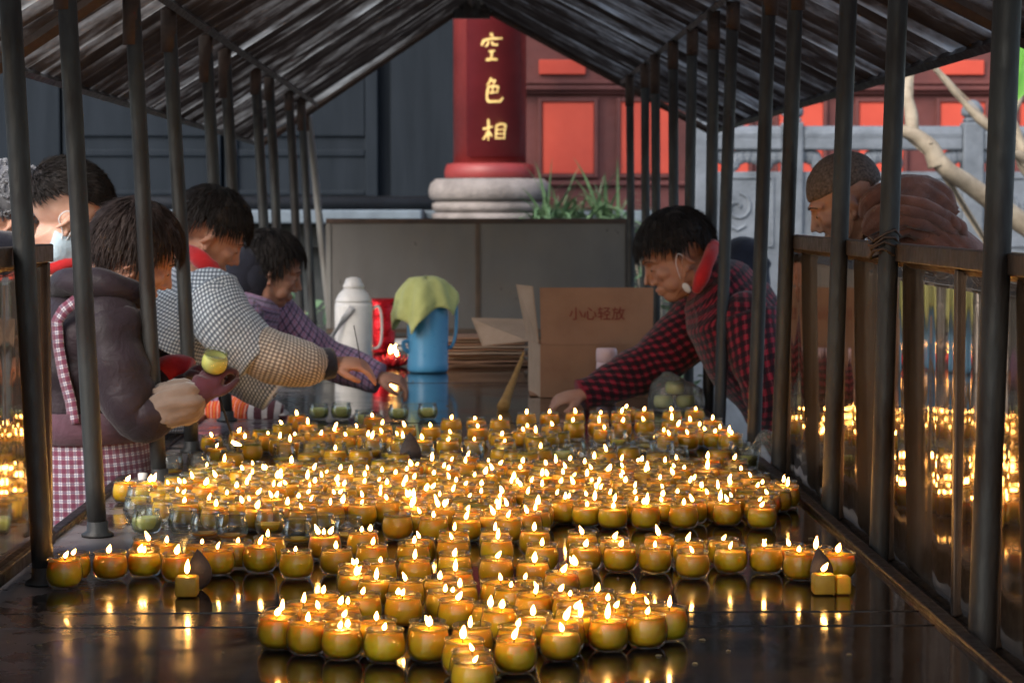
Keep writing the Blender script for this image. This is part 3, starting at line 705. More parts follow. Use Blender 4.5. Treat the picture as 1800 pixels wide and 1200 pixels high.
FLAMES = """630,1001 662,1007 709,1012 571,1042 541,1053 584,1056 618,1053 634,1040 678,1036 703,1040 775,1010 781,1031 802,1031 818,1017 815,1048 503,1061 495,1077 544,1081 567,1065 588,1075 603,1090 619,1085 659,1084 677,1098 751,1084 753,1095 830,1093 815,1120 828,1133 831,1152
867,1017 926,1011 949,1021 907,1030 990,1029 953,1038 1000,1043 1028,1033 1026,1049 1067,1048 1109,1047 1134,1053 1156,1060 1138,1070 1079,1063 1067,1077 1023,1071 862,1056 894,1064 926,1069 919,1093 906,1114 980,1078 974,1092
571,932 596,931 638,930 665,928 592,956 654,953 632,982 626,987 631,998 664,981 726,951 737,942 729,975 798,930 796,945 799,968 802,998
870,925 874,943 872,975 940,925 952,951 937,977 1023,929 1028,951 1081,937 1090,952 997,982 1012,987 1000,995 987,999
1081,939 1159,937 1151,954 1214,942 1218,962 1270,942 1290,954 1326,950 1345,954 1391,951 1407,965 1429,954 1474,963
112,978 125,967 177,965 237,957 251,960 315,967 353,948 293,948 383,957 414,946 456,953 473,940 521,963 260,938 538,932
230,842 257,844 280,842 292,847 316,842 333,842 316,865 335,874 362,870 361,850 370,847 380,832 400,860 384,882 418,854 433,849 437,837 452,827 424,822 390,808 445,809 455,815 467,817 413,879 436,872 453,862 461,882 367,811
511,812 562,817 570,823 600,818 615,825 639,819 495,826 487,836 501,836 481,850 493,850 542,837 555,842 546,849 546,861 587,838 596,844 605,843 642,830 639,842 663,838 683,848 668,856 661,867 581,863 604,861 605,873 635,870 637,879 582,880 547,877 527,869 532,887 498,866 501,880 477,867 684,875 702,830 717,821 727,813 728,832 710,843 717,862 713,872 727,878 726,887
823,797 817,808 789,802 764,804 745,812 780,818 787,822 761,830 800,843 833,832 823,850 796,858 821,868 770,874 782,867 780,880 792,877 772,889 785,890 772,902 810,902 822,893 741,892 732,871 737,849 752,857 758,850 857,806 865,819 886,810 852,826 851,845 845,858 912,809 913,817 902,832 897,844 917,844 919,852 892,860 932,840 954,828 973,828 960,850 935,860 963,874 871,868 870,876 885,885 868,898 890,902 878,889 948,882 942,891 925,898 887,873
996,819 1035,818 1028,828 1033,835 1007,833 984,841 993,850 1068,822 1075,820 1108,816 1123,807 1134,805 1148,815 1138,820 1087,802 1057,836 1049,844 1046,851 1054,853 1087,834 1097,829 1098,842 1114,851 1101,862 1122,865 1069,861 1038,862 990,862 1009,865 988,872 1029,870 1031,877 1068,875 1077,882 1118,880 1135,883 1157,865 1165,872 1167,848 1158,839 1192,860 1228,873 1202,882 1180,815 1180,825 1204,817 1218,834 1213,843 1228,844 1238,817
1249,804 1277,803 1233,847 1247,862 1256,872 1282,865 1278,878 1280,837 1287,847 1322,834 1327,849 1341,844 1378,841 1382,850 1391,847 1332,873 1340,883
372,761 380,779 421,757 473,760 518,759 564,761 496,740 522,726 541,740 549,740 588,744 627,746 672,743 713,744 610,762 653,767 698,762
758,743 741,764 793,754 787,769 840,745 833,765 882,759 925,723 927,743 966,721 969,741 1011,721 1009,739 1054,721 1052,737 1090,721 1101,715 1093,735 1133,718 1133,734 1181,717 1180,735 1221,713 1217,732 1191,745 1207,757 1233,743 1245,752 1258,754 1260,733 1278,744 1295,757 1302,760"""
FLAMES += ' 793,732 837,730 879,732 888,768'
TALL = [(656,728)]
EMPT = """258,915 250,872 300,868 322,915 365,922 405,925 440,925 475,918 525,930 562,925 610,928 640,928 245,893 300,815 350,812 280,905 395,788 440,790 470,775 500,798 545,795 590,795 620,800 655,790 690,795 745,795 790,790 830,795 1010,790 1055,790 1095,795 1130,792 1165,790 1140,775 1085,772 1190,800 1310,792 560,722 600,722 700,724 752,722 640,735 990,800 1030,805"""
def pts_of(s): return [tuple(float(q) for q in p.split(',')) for p in s.split()]
jars = []   # [x, y, [(du,dy)], kind, pixel]
for u, v in sorted(pts_of(FLAMES), key=lambda p: -p[1]):
    p = PZ(u, v, TZ+.056)
    best = None
    for j in jars:
        q = math.hypot(j[0]-p.x, j[1]-p.y)
        if q < .036 and len(j[2]) < 3 and (best is None or q < best[0]): best = (q, j)
    if best: best[1][2].append((p.x, p.y))
    else: jars.append([p.x, p.y, [(p.x, p.y)], 'lit', (u, v)])
for u, v in TALL:
    p = PZ(u, v, TZ+.052); jars = [j for j in jars if math.hypot(j[0]-p.x, j[1]-p.y) > .05]
    jars.append([p.x, p.y, [(p.x, p.y)], 'tall', (u, v)])
for u, v in pts_of(EMPT):
    p = PZ(u, v, TZ+.027)
    if all(math.hypot(j[0]-p.x, j[1]-p.y) > .05 for j in jars): jars.append([p.x, p.y, [], 'out', (u, v)])
fixed = [(x, y) for x, y in POSTS]
DMIN = .0652
OFFS = [[(fx-j[0], fy-j[1]) for fx, fy in j[2]] for j in jars]
# jars packed close between the ones whose flames show
rnd = random.Random(91); FILL = []
def inside_mass(u, v):
    lo_ = 800 if u > 520 else 806; f_ = 886 if u < 690 else 903 if u < 970 else 884
    l_ = 390 - (v-806)*3.4 if v < 845 else 250 + (v-845)*1.6; r_ = 1285 + (v-806)*2.6 if v < 845 else 1386 - (v-845)*1.3
    return (lo_ < v < f_ and l_ < u < r_) or (748 < v < 792 and 400 < u < 1270 and rnd.random() < .32)
for a in range(60):
    for b in range(46):
        x = -.8 + .066*a + (b % 2)*.033; y = 4.4 + .0575*b + rnd.uniform(-.004, .004)
        if x > TXR-.06: continue
        w_ = V((x, y, TZ+.056)) - CAM; dd = w_.dot(FWD); u = 900 + F_PX*w_.dot(RGT)/dd; v = 600 - F_PX*w_.dot(UPV)/dd
        if inside_mass(u, v) and all(math.hypot(j[0]-x, j[1]-y) > .052 for j in jars) and rnd.random() < .9:
            j = [x, y, [(x, y)] if rnd.random() < .30 else [], 'lit', (u, v)]; jars.append(j); FILL.append(id(j))
OFFS = [[(fx-j[0], fy-j[1]) for fx, fy in j[2]] for j in jars]
for it in range(110):
    for a in range(len(jars)):
        ja = jars[a]
        for b in range(a+1, len(jars)):
            jb = jars[b]; dx = jb[0]-ja[0]; dy = jb[1]-ja[1]
            if abs(dx) > DMIN or abs(dy) > DMIN: continue
            d = math.hypot(dx, dy) or 1e-5
            if d < DMIN:
                s = (DMIN-d)*.25/d
                # keep columns of the picture: move more in depth than sideways
                ja[0] -= dx*s*.7; ja[1] -= dy*s*1.3; jb[0] += dx*s*.7; jb[1] += dy*s*1.3
                if d < .01: jb[1] += .004
        for fx, fy in fixed:
            dx = ja[0]-fx; dy = ja[1]-fy; d = math.hypot(dx, dy) or 1e-5
            if d < .062: ja[0] += dx/d*(.062-d); ja[1] += dy/d*(.062-d)
        ja[0] = max(TXL+.05, min(TXR-.05, ja[0]))

ORD = 'first second third fourth fifth sixth seventh eighth ninth tenth eleventh twelfth thirteenth fourteenth fifteenth sixteenth seventeenth eighteenth nineteenth twentieth'.split()
def zone(j):
    u, v = j[4]; k = j[3]
    if k == 'tall': return 'tall'
    if k == 'out':
        if v > 860: return 'out_left'
        if v < 745: return 'out_back'
        return 'out_mid'
    if v > 1007 and 440 < u < 1200: return 'arrow'
    if v > 918 and u < 600: return 'left_row'
    if v > 918 and u > 1065: return 'right_row'
    if v > 918: return 'columns'
    if v > 786: return 'mass_l' if u < 690 else 'mass_c' if u < 975 else 'mass_r'
    return 'far_l' if u < 620 else 'far_c' if u < 905 else 'far_r'
ZN = {'arrow': ('candles in the front arrow shaped cluster', 'lit olive yellow candle jar huddled in the front arrow shaped cluster'),
 'left_row': ('candles in the left arm of the front row', 'lit candle jar in the row running to the front left post'),
 'right_row': ('candles in the right arm of the front row', 'lit candle jar in the row running to the front right panels'),
 'columns': ('candles in the short files behind the front arrow', 'lit candle jar in the short files just behind the front arrow'),
 'mass_l': ('candles in the left part of the middle mass', 'brightly lit candle jar packed in the left part of the middle mass'),
 'mass_c': ('candles in the centre of the middle mass', 'lit candle jar packed in the centre of the middle mass'),
 'mass_r': ('candles in the right part of the middle mass', 'lit candle jar packed in the right part of the middle mass'),
 'far_l': ('candles in the far left row', 'lit candle jar in the far row by the striped sleeves'),
 'far_c': ('candles in the far centre row', 'lit candle jar in the far row before the blue flask'),
 'far_r': ('candles in the far right row', 'lit candle jar in the far row before the plaid sleeve'),
 'tall': ('jars with tall flaring flames', 'candle jar with a tall flaring flame in the far row'),
 'out_left': ('clear burnt out jars at the left', 'clear burnt out glass jar at the left behind the front row'),
 'out_mid': ('burnt out jars behind the middle mass', 'clear burnt out glass jar in the gap behind the middle mass'),
 'out_back': ('unlit jars beyond the far row', 'unlit greenish jar on the table beyond the far row')}
def kid(name, me, par, loc, rz=0, sc=1):
    o = bpy.data.objects.new(name, me); COL.objects.link(o); o.parent = par; o.location = loc; o.rotation_euler = (0, 0, rz)
    if sc != 1: o.scale = (sc,)*3
    return o
zoned = {}
shown = sorted([j for j in jars if j[3] != 'out' and id(j) not in FILL], key=lambda j: j[1])
REST = set(FILL) | {id(j) for j in shown[294:]}
stuff = MB()
def stamp(me, M, base):
    stuff.add([M @ v_.co for v_ in me.vertices], [tuple(f_.vertices) for f_ in me.polygons])
    for q_, f_ in zip(range(len(stuff.mi)-len(me.polygons), len(stuff.mi)), me.polygons): stuff.mi[q_] = base + f_.material_index
rs = random.Random(5)
for j, of in zip(jars, OFFS):
    if id(j) not in REST: continue
    sc = rs.uniform(.945, .985); M = Matrix.Translation((j[0], j[1], TZ+.0012)) @ Matrix.Rotation(rs.uniform(0, 6.28), 4, 'Z') @ Matrix.Diagonal((sc, sc, sc*rs.uniform(.94, 1.05), 1))
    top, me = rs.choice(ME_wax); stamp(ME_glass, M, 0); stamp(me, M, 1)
    for fx, fy in of[:2]:
        P = Matrix.Translation((fx*.3+rs.uniform(-.005,.005), fy*.3, top+.003)) @ Matrix.Diagonal((.74,.74,rs.uniform(.7,.95),1)); stamp(ME_wick, M @ P, 2); stamp(rs.choice(FL), M @ P, 3)
if stuff.v: tag(stuff.build('packed_candles', [M_glass, M_wax, M_wick, M_flame, M_halo]), 'further candle jars packed close in the middle and far rows', 'candles', kind='stuff')
for j, of in zip(jars, OFFS):
    if id(j) in REST: continue
    zoned.setdefault(zone(j), []).append((j, of))
rnd = random.Random(21)
def place_jar(j, of, name, label, cat, group):
    x, y, _, kind, _ = j
    root = bpy.data.objects.new(name, ME_glass if kind != 'out' else ME_glass_e); COL.objects.link(root)
    sc = rnd.uniform(.945, .985); root.location = (x, y, TZ+.0012); root.rotation_euler = (0, 0, rnd.uniform(0, 6.28)); rz = root.rotation_euler[2]
    root.scale = (sc, sc, sc*rnd.uniform(.96, 1.05)); root.rotation_euler[0] = rnd.gauss(0, .012); root.rotation_euler[1] = rnd.gauss(0, .012); tag(root, label, cat, group)
    if kind == 'out':
        q = rnd.random()
        if j[4][1] < 745 or q < .06: kid('wax', ME_fresh_low, root, (0, 0, 0))
        elif q < .75:
            top, me = rnd.choice(ME_stub); kid('wax', me, root, (0, 0, 0))
        return root
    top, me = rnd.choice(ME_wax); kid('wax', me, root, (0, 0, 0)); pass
    for fx, fy in of:
        lim = .013 if len(of) > 1 else .009
        d = math.hypot(fx, fy); s = min(1, lim/d) if d > 1e-6 else 0
        fx, fy = fx*s + rnd.uniform(-.003, .003), fy*s + rnd.uniform(-.003, .003)
        lx, ly = fx*math.cos(-rz) - fy*math.sin(-rz), fx*math.sin(-rz) + fy*math.cos(-rz)
        kid('wick', ME_wick, root, (lx, ly, top+.001), rnd.uniform(0, 6))
        if kind == 'tall': kid('flame', FT[tall_i[0] % 4], root, (lx, ly, top+.001), -rz); tall_i[0] += 1
        else: kid('flame', rnd.choice(FL), root, (lx, ly, top+.0035), -rz + rnd.uniform(-.5, .5), rnd.choice((.66,.74,.82,.9,1.05))*(1.0 if y < 4.9 else .9))
    return root
tall_i = [0]
TALLN = ['candle jar with a forked tall flame beside the white flask', 'candle jar with a tall flame just right of the blue flask', 'candle jar with a tall wavering flame at the middle of the far row', 'big candle jar with a tall flame standing forward under the straw brush']
for z, items in zoned.items():
    group, lab = ZN[z]
    if z in ('left_row', 'right_row'): items.sort(key=lambda q: q[0][0])
    elif z == 'arrow': items.sort(key=lambda q: q[0][1])
    else: items.sort(key=lambda q: q[0][0])
    for i, (j, of) in enumerate(items):
        l = lab; out = j[3] == 'out'
        if z == 'tall': l = TALLN[i]
        if z == 'arrow' and i == 0: l = 'frontmost lit candle jar at the tip of the arrow shaped cluster'
        if z in ('left_row', 'right_row') and i < 20: l = f'{ORD[i]} lit candle jar from the left in the row running to the front {"left post" if z == "left_row" else "right panels"}'
        place_jar(j, of, 'burnt_out_jar' if out else 'candle_jar', l, 'glass jar' if out else 'candle', group)
# ================================================================== people
def skinmat(name, c):
    t = NT(name); f = t.noise(22, 4); col = t.ramp(f, [(.3, c), (.75, (c[0]*.86, c[1]*.72, c[2]*.68))])
    return t.done(t.pr(col, .5, 0, t.bump(t.noise(240, 2), .12, .0008), .4, Subsurface_Weight=.25, Subsurface_Radius=(.010, .004, .002), Subsurface_Scale=1.0))
M_skin = skinmat('skin_warm', (.46,.25,.17)); M_skin_l = skinmat('skin_light', (.60,.38,.29)); M_skin_d = skinmat('skin_tanned', (.36,.20,.14))
t = NT('black_hair'); f = t.noise(60, 3, stretch=(1,1,.2)); M_hair = t.done(t.pr(t.ramp(f, [(.3, (.010,.009,.009)), (.75, (.028,.022,.020))]), .6, 0, None, .2))
t = NT('cropped_hair'); f = t.noise(160, 3); M_crop = t.done(t.pr(t.ramp(f, [(.35, (.05,.035,.028)), (.7, (.14,.10,.08))]), .75, 0, t.bump(f, .5, .002), .3))
M_eye = dull('eye_white', (.40,.36,.33), None, 20, .2); M_iris = dull('dark_iris', (.012,.008,.006), None, 20, .1); M_lash = dull('eyebrow_hair', (.012,.010,.010), None, 30, .8)
M_shoe = dull('dark_shoe', (.02,.02,.022), None, 8, .6)
M_black_tr = cloth('dark_trousers', (.022,.023,.030))
def frame(fwd, up=(0,0,1)):
    f = V(fwd).normalized(); l = V(up).cross(f).normalized(); u = f.cross(l)
    return Matrix((f, l, u)).transposed()          # columns: x forward, y left, z up
def head_parts(mb, c, R, k=1.0):
    """adds head volumes (later fused into one body surface)"""
    T = lambda p: c + R @ (V(p)*k)
    E = lambda p, r, n=14, m=10: mb.ell(T(p), tuple(q*k for q in r), R, n, m)
    def tb(pts, rr): mb.sweep([T(p) for p in pts], [q*k for q in rr], sides=8, seg=3, ref=R @ V((0,1,0)))
    E((-.014,0,.034), (.097,.077,.086), 20, 14); E((.018,0,-.028), (.074,.066,.090), 18, 12); E((.052,0,-.088), (.036,.036,.028)); E((.002,0,-.06), (.06,.062,.05))
    for s in (1,-1):
        tb([(-.004,s*.054,-.045),(.012,s*.050,-.080),(.048,s*.026,-.102)], [.020,.021,.017])
        E((.060,s*.040,-.022), (.026,.024,.022)); E((.052,s*.036,-.055), (.03,.025,.03))
        tb([(.060,s*.052,.018),(.080,s*.032,.030),(.088,s*.010,.024)], [.009,.011,.009])
        E((.097,s*.011,-.036), (.011,.008,.008))
        # ear: bowl with a rim and lobe
        E((-.006,s*.073,-.014), (.016,.008,.028)); pts = []
        for q in range(9):
            a = -1.1+q*.62; pts.append((-.010-.019*math.cos(a+2.2), s*(.082+.003*math.sin(a)), -.008+.029*math.sin(a+.9)))
        tb(pts, [.0052]*9); E((.001,s*.078,-.041), (.008,.006,.009))
        E((.078,s*.031,.002), (.012,.016,.009))
    tb([(.084,0,.022),(.096,0,-.004),(.108,0,-.024),(.110,0,-.032)], [.009,.010,.0125,.012])
    E((.090,0,-.060), (.011,.024,.0065)); E((.088,0,-.073), (.011,.020,.0070)); E((.080,0,-.066), (.012,.03,.016))
    E((.046,0,.052), (.038,.054,.036)); 
def hand_parts(mb, w, d, nrm, thumb, curl=.5, k=1.0, spread=.1):
    """wrist w, direction d to the knuckles, back-of-hand normal nrm, thumb = side vector"""
    d = V(d).normalized(); n = V(nrm); n = (n - d*n.dot(d)).normalized(); s = V(thumb); s = (s - d*s.dot(d) - n*s.dot(n)).normalized()
    P = lambda a, b, c: V(w) + d*(a*k) + s*(b*k) + n*(c*k)
    mb.sweep([P(-.03,0,0), P(.01,0,0), P(.05,.003,.004), P(.092,.002,.002)], [(.027*k,.020*k),(.030*k,.019*k),(.041*k,.017*k),(.039*k,.013*k)], sides=14, seg=4, ref=s)
    for i, (off, ln, r) in enumerate(((.030,.074,.0092),(.010,.082,.0095),(-.011,.076,.0090),(-.031,.060,.0080))):
        cu = curl*(1+.18*i); p = P(.086, off, 0); a = .15; pts = [P(.06, off*.9, 0), p]; dd = d + s*(spread*(1.2-.8*i)*.6)
        for j, fr in enumerate((.45,.31,.24)):
            a += cu*(.75 if j == 0 else .95 if j == 1 else .6); v = dd*math.cos(a) - n*math.sin(a); p = p + v.normalized()*ln*fr*k; pts.append(p)
        mb.sweep(pts, [r*k, r*k*1.05, r*k*.98, r*k*.88, r*k*.7], sides=9, seg=3, ref=s)
        mb.ell(pts[-1], (r*k*.7,)*3, None, 8, 6)
    pts = [P(.018,.020,-.004), P(.040,.046,-.012), P(.066,.056,-.022), P(.088,.050,-.034)]
    mb.sweep(pts, [.014*k,.0125*k,.0105*k,.0085*k], sides=9, seg=3, ref=n); mb.ell(pts[-1], (.0085*k,)*3, None, 8, 6)
def hair_parts(c, R, k=1.0, inside=None, thick=.012, locks=420, ln=.06, seed=1, droop=.5, crown=(-.05,0,.11), rad=(.099,.0795,.089), tip=.0):
    rr = random.Random(seed); cc = V((-.014,0,.034)); mb = MB(); n, m = 40, 26; vs = []; keep = {}
    for j in range(m+1):
        b = PI*j/m
        for i in range(n):
            a = 2*PI*i/n; d = V((math.sin(b)*math.cos(a), math.sin(b)*math.sin(a), math.cos(b)))
            h = thick*(1+.55*noise.noise(d*5+V((seed,0,0))))
            ins = inside(d); keep[(j, i)] = ins
            p = cc + V((d.x*(rad[0]+h), d.y*(rad[1]+h), d.z*(rad[2]+h)))
            if not ins: p = cc + V((d.x*rad[0]*.86, d.y*rad[1]*.86, d.z*rad[2]*.86))
            vs.append(c + R @ (p*k))
    fs = []
    for j in range(m):
        for i in range(n):
            i2 = (i+1) % n
            if sum((keep[(j,i)], keep[(j,i2)], keep[(j+1,i)], keep[(j+1,i2)])) >= 1: fs.append((j*n+i, (j+1)*n+i, (j+1)*n+i2, j*n+i2))
    mb.add(vs, fs); cr = V(crown)
    for q in range(int(locks*1.9)):
        for _ in range(30):
            d = V((rr.gauss(0,1), rr.gauss(0,1), rr.gauss(0,1))).normalized()
            if inside(d): break
        p = cc + V((d.x*rad[0], d.y*rad[1], d.z*rad[2])); nn = d
        fl = p - cr; fl = fl - nn*fl.dot(nn); fl = (fl.normalized() if fl.length > 1e-4 else V((1,0,0))) + V((rr.uniform(-.16,.16), rr.uniform(-.16,.16), rr.uniform(-.2,.05)))
        L = ln*rr.uniform(.6, 1.25); pts = []; pos = p + nn*thick*.55; v = fl.normalized()
        for s_ in range(5):
            pts.append(c + R @ (pos*k)); pos = pos + v*L/4
            e = V(((pos.x-cc.x)/rad[0], (pos.y-cc.y)/rad[1], (pos.z-cc.z)/rad[2])); el = e.length
            tgt = 1.0 + thick*rr.uniform(.88, 1.10)/.085 + tip*s_/4
            if el < tgt + .15: pos = cc + (pos-cc)*(tgt/el) if el < tgt else pos
            v = (v + V((0,0,-droop*.25))).normalized()
        wd = rr.uniform(.0010,.0022)*k
        mb.sweep(pts, [(wd, wd*.5), (wd*1.1, wd*.5), (wd, wd*.45), (wd*.7, wd*.35), (wd*.1, wd*.1)], sides=3, seg=1, ref=R @ nn.cross(fl), cap=False)
    return mb
def inside_std(front=.45, side=.02, back=-.55, ear=True):
    def f(d):
        az = math.atan2(abs(d.y), d.x)      # 0 front .. pi back
        if az < .9: lim = front
        elif az < 1.45: lim = front + (side-front)*(az-.9)/.55
        elif az < 1.95: lim = side
        else: lim = side + (back-side)*min(1, (az-1.95)/.5)
        return d.z > lim
    return f
def person(label, at_, hips, chest, neck, head, fwd, up=(0,0,1), arms=(), skin=M_skin, sh_w=.19, k=1.0, hands=(), legs=True, side=None, eyes=True, group=None):
    """root, one continuous body surface (fused), eyes; returns root, head frame"""
    at_ = (at_[0], at_[1] + CB[0]*(D-1))
    root = empty('person', (at_[0], at_[1], 0), label, 'person', group)
    R = frame(fwd, up); c = V(head); hips, chest, neck = V(hips), V(chest), V(neck); sd = V(side).normalized()
    mb = MB(); head_parts(mb, c, R, k)
    mb.sweep([neck + (chest-neck)*.25, neck, c + R @ V((-.030,0,-.05))*k], [(.075,.06),(.058,.056),(.056,.056)], sides=14, seg=4, ref=sd)
    mb.sweep([hips - V((0,0,.10)), hips, hips.lerp(chest,.5), chest, chest.lerp(neck,.6), chest.lerp(neck,.92)], [(.13,.10),(.15,.105),(.125,.095),(.155,.10),(.13,.08),(.06,.05)], sides=18, seg=4, ref=sd)
    for pts in arms:
        mb.sweep(pts, [.052,.047,.040,.030][:len(pts)] if len(pts) == 4 else [.05,.04,.029], sides=12, seg=4, ref=(0,0,1) if abs((V(pts[-1])-V(pts[0])).normalized().z) < .8 else (0,1,0))
    for h in hands: hand_parts(mb, *h)
    feet = []
    if legs:
        for s in (1,-1):
            hp = hips + sd*.085*s - V((0,0,.06)); kn = V((hips.x, hips.y, .50)) + sd*.09*s + (V((at_[0],at_[1],.5))-V((hips.x,hips.y,.5)))*.5; an = V((at_[0], at_[1], .085)) + sd*.09*s
            mb.sweep([hp, kn, an, an-V((0,0,.05))], [.082,.056,.040,.042], sides=12, seg=4, ref=sd)
            tf = V((fwd[0], fwd[1], 0)).normalized(); mb.sweep([an-V((0,0,.045))-tf*.04, an-V((0,0,.05))+tf*.06, an-V((0,0,.062))+tf*.15], [(.036,.036),(.042,.03),(.036,.020)], sides=10, seg=3, ref=sd)
            feet.append((hp, kn, an, tf))
    b = remesh(mb, .0042, 5)
    # keep the picture's facial detail: the fused surface is lightly smoothed only
    b.build('body', skin, root)
    if eyes:
        for s in (1,-1):
            e = MB(); p = c + R @ (V((.081, s*.031, .0015))*k); e.ell(p, (.0085*k,.0125*k,.0042*k), R, 10, 8); o = e.build('eye', M_eye, root)
            e = MB(); e.ell(c + R @ (V((.0882, s*.031, .0008))*k), (.0022*k,.0052*k,.0040*k), R, 10, 8); e.build('iris', M_iris, o)
            e = MB(); e.sweep([c + R @ (V(q)*k) for q in ((.076,s*.050,.022),(.0905,s*.032,.031),(.096,s*.014,.027))], [(.0012,.002),(.002,.003),(.0012,.002)], sides=6, seg=3, ref=R @ V((0,0,1))); e.build('eyebrow', M_lash, root)
    return root, c, R, feet
def trousers(root, feet, mat, r=(.105,.082,.066)):
    mb = MB()
    for hp, kn, an, tf in feet: mb.sweep([hp+V((0,0,.10)), hp, kn, an-V((0,0,.02))], [r[0],r[0],r[1],r[2]], sides=14, seg=5, ref=(0,1,0), fold=(.008, 9, 1.3))
    mb.build('trousers', mat, root)
    for hp, kn, an, tf in feet:
        m = MB(); m.sweep([an-V((0,0,.035))-tf*.055, an-V((0,0,.03))+tf*.0, an-V((0,0,.045))+tf*.11, an-V((0,0,.055))+tf*.18], [(.040,.046),(.048,.046),(.048,.036),(.038,.022)], sides=12, seg=4, ref=tf.cross(V((0,0,1)))); m.build('shoe', M_shoe, root)
def coat(root, mat, torso, trads, sleeves, side, fold=(.010, 8, 3.1), name='jacket', sides=26):
    mb = MB(); mb.sweep(torso, trads, sides=sides, seg=7, ref=side, fold=fold)
    for i, (pts, rr) in enumerate(sleeves):
        mb.sweep(pts, rr, sides=20, seg=8, ref=(0,1,0) if abs((V(pts[-1])-V(pts[0])).normalized().y) < .8 else (0,0,1), fold=(fold[0]*.9, fold[1]*1.6, fold[2]+i*2.3) + tuple(fold[3:]))
        d = (V(pts[1])-V(pts[0])).normalized(); r0 = rr[0] if not isinstance(rr[0], tuple) else min(rr[0])
        mb.ell(V(pts[0])+d*r0*.1, (r0*1.0,)*3, None, 14, 10)
    return mb.build(name, mat, root)
def mask(root, c, R, k, mat, shift=(0,0,0), tilt=0, sc=1.0, amax=1.18):
    mb = MB(); n, m = 12, 9; vs = []; fs = []
    for j in range(m+1):
        for i in range(n+1):
            a = (-1+2*i/n)*amax; z = -.105 + .092*j/m
            rad = .112 - .022*(abs(j/m-.55)*1.9)**2 + .0025*math.sin(j*2.1)
            p = V((rad*math.cos(a)*1.0+.006, rad*.74*math.sin(a), z))*sc + V(shift); vs.append(c + R @ (p*k))
    for j in range(m):
        for i in range(n): q = j*(n+1)+i; fs.append((q, q+1, q+n+2, q+n+1))
    mb.add(vs, fs); o = mb.build('face_mask', mat, root); s = o.modifiers.new('solid', 'SOLIDIFY'); s.thickness = .002
    mb = MB()
    for s_ in (1,-1):
        e = [V((.044,s_*.077,-.028))+V(shift), V((.01,s_*.083,-.0)), V((-.018,s_*.086,.012)), V((-.03,s_*.084,-.014)), V((-.006,s_*.082,-.046)), V((.042,s_*.076,-.092))+V(shift)]
        mb.sweep([c + R @ (q*k) for q in e], [.0017]*6, sides=6, seg=4, ref=R @ V((0,1,0)))
    mb.build('ear_loop', M_white, o)
M_white = cloth('white_cloth', (.74,.75,.76), (.62,.63,.65)); M_mask = cloth('pale_blue_mask', (.48,.62,.72), (.40,.52,.62), 700)
M_redc = cloth('red_knit', (.50,.018,.022), (.34,.012,.016), 300); M_plum = cloth('plum_cotton', (.085,.040,.058), (.055,.028,.04)); M_quilt = cloth('brown_quilted_nylon', (.020,.012,.018), (.012,.008,.011), 260, .55, .25, .1)
M_hat = cloth('brown_knit', (.050,.034,.031), (.028,.020,.019), 260, .9, .5); M_navy = cloth('navy_cloth', (.014,.016,.028), (.009,.010,.018)); M_beige = cloth('beige_cotton', (.17,.125,.10), (.11,.08,.065), 500)
M_glove = cloth('plum_glove', (.060,.014,.024), (.035,.010,.016), 350); M_robe = cloth('brown_robe', (.22,.085,.055), (.10,.042,.030), 320, .9, .35); M_fur = cloth('grey_fur', (.22,.225,.24), (.09,.09,.10), 120)
M_darkj = cloth('dark_jacket', (.022,.022,.026))
M_gingham = plaid('blue_white_gingham', (.80,.91,1.0), [(0,.0,.5,(.055,.085,.14),.74), (1,.0,.5,(.055,.085,.14),.74)], .0108)
M_gingham2 = plaid('brown_white_gingham', (.74,.68,.58), [(0,.0,.5,(.12,.10,.10),.72), (1,.0,.5,(.12,.10,.10),.72)], .0105)
M_purple = plaid('purple_plaid', (.30,.21,.36), [(0,.0,.22,(.035,.03,.07),.8), (1,.0,.22,(.035,.03,.07),.8), (0,.5,.58,(.35,.08,.12),.6), (1,.5,.58,(.35,.08,.12),.6), (1,.75,.80,(.45,.40,.5),.4)], .026)
M_redplaid = plaid('red_black_plaid', (.26,.012,.030), [(0,.0,.5,(.010,.006,.010),.84), (1,.0,.5,(.010,.006,.010),.84), (0,.72,.76,(.45,.15,.18),.5)], .030)
M_apron = plaid('maroon_white_check', (.50,.48,.52), [(0,.0,.55,(.12,.014,.045),.80), (1,.0,.55,(.12,.014,.045),.80), (0,.74,.82,(.06,.06,.14),.7), (1,.74,.82,(.06,.06,.14),.7)], .021)
M_orange = plaid('orange_striped_knit', (.62,.07,.025), [(1,.0,.16,(.75,.50,.38),.75), (1,.5,.62,(.75,.35,.05),.7)], .020)
M_maroonst = plaid('maroon_white_stripe', (.60,.56,.55), [(1,.0,.55,(.085,.012,.022),.95)], .036)
CB = [0]
def mkq(B, far=None):
    base = (far or B)*D; CB[0] = (base-B)/(D-1)
    return lambda u, v, y=B: PY(u, v, base + (y-B))
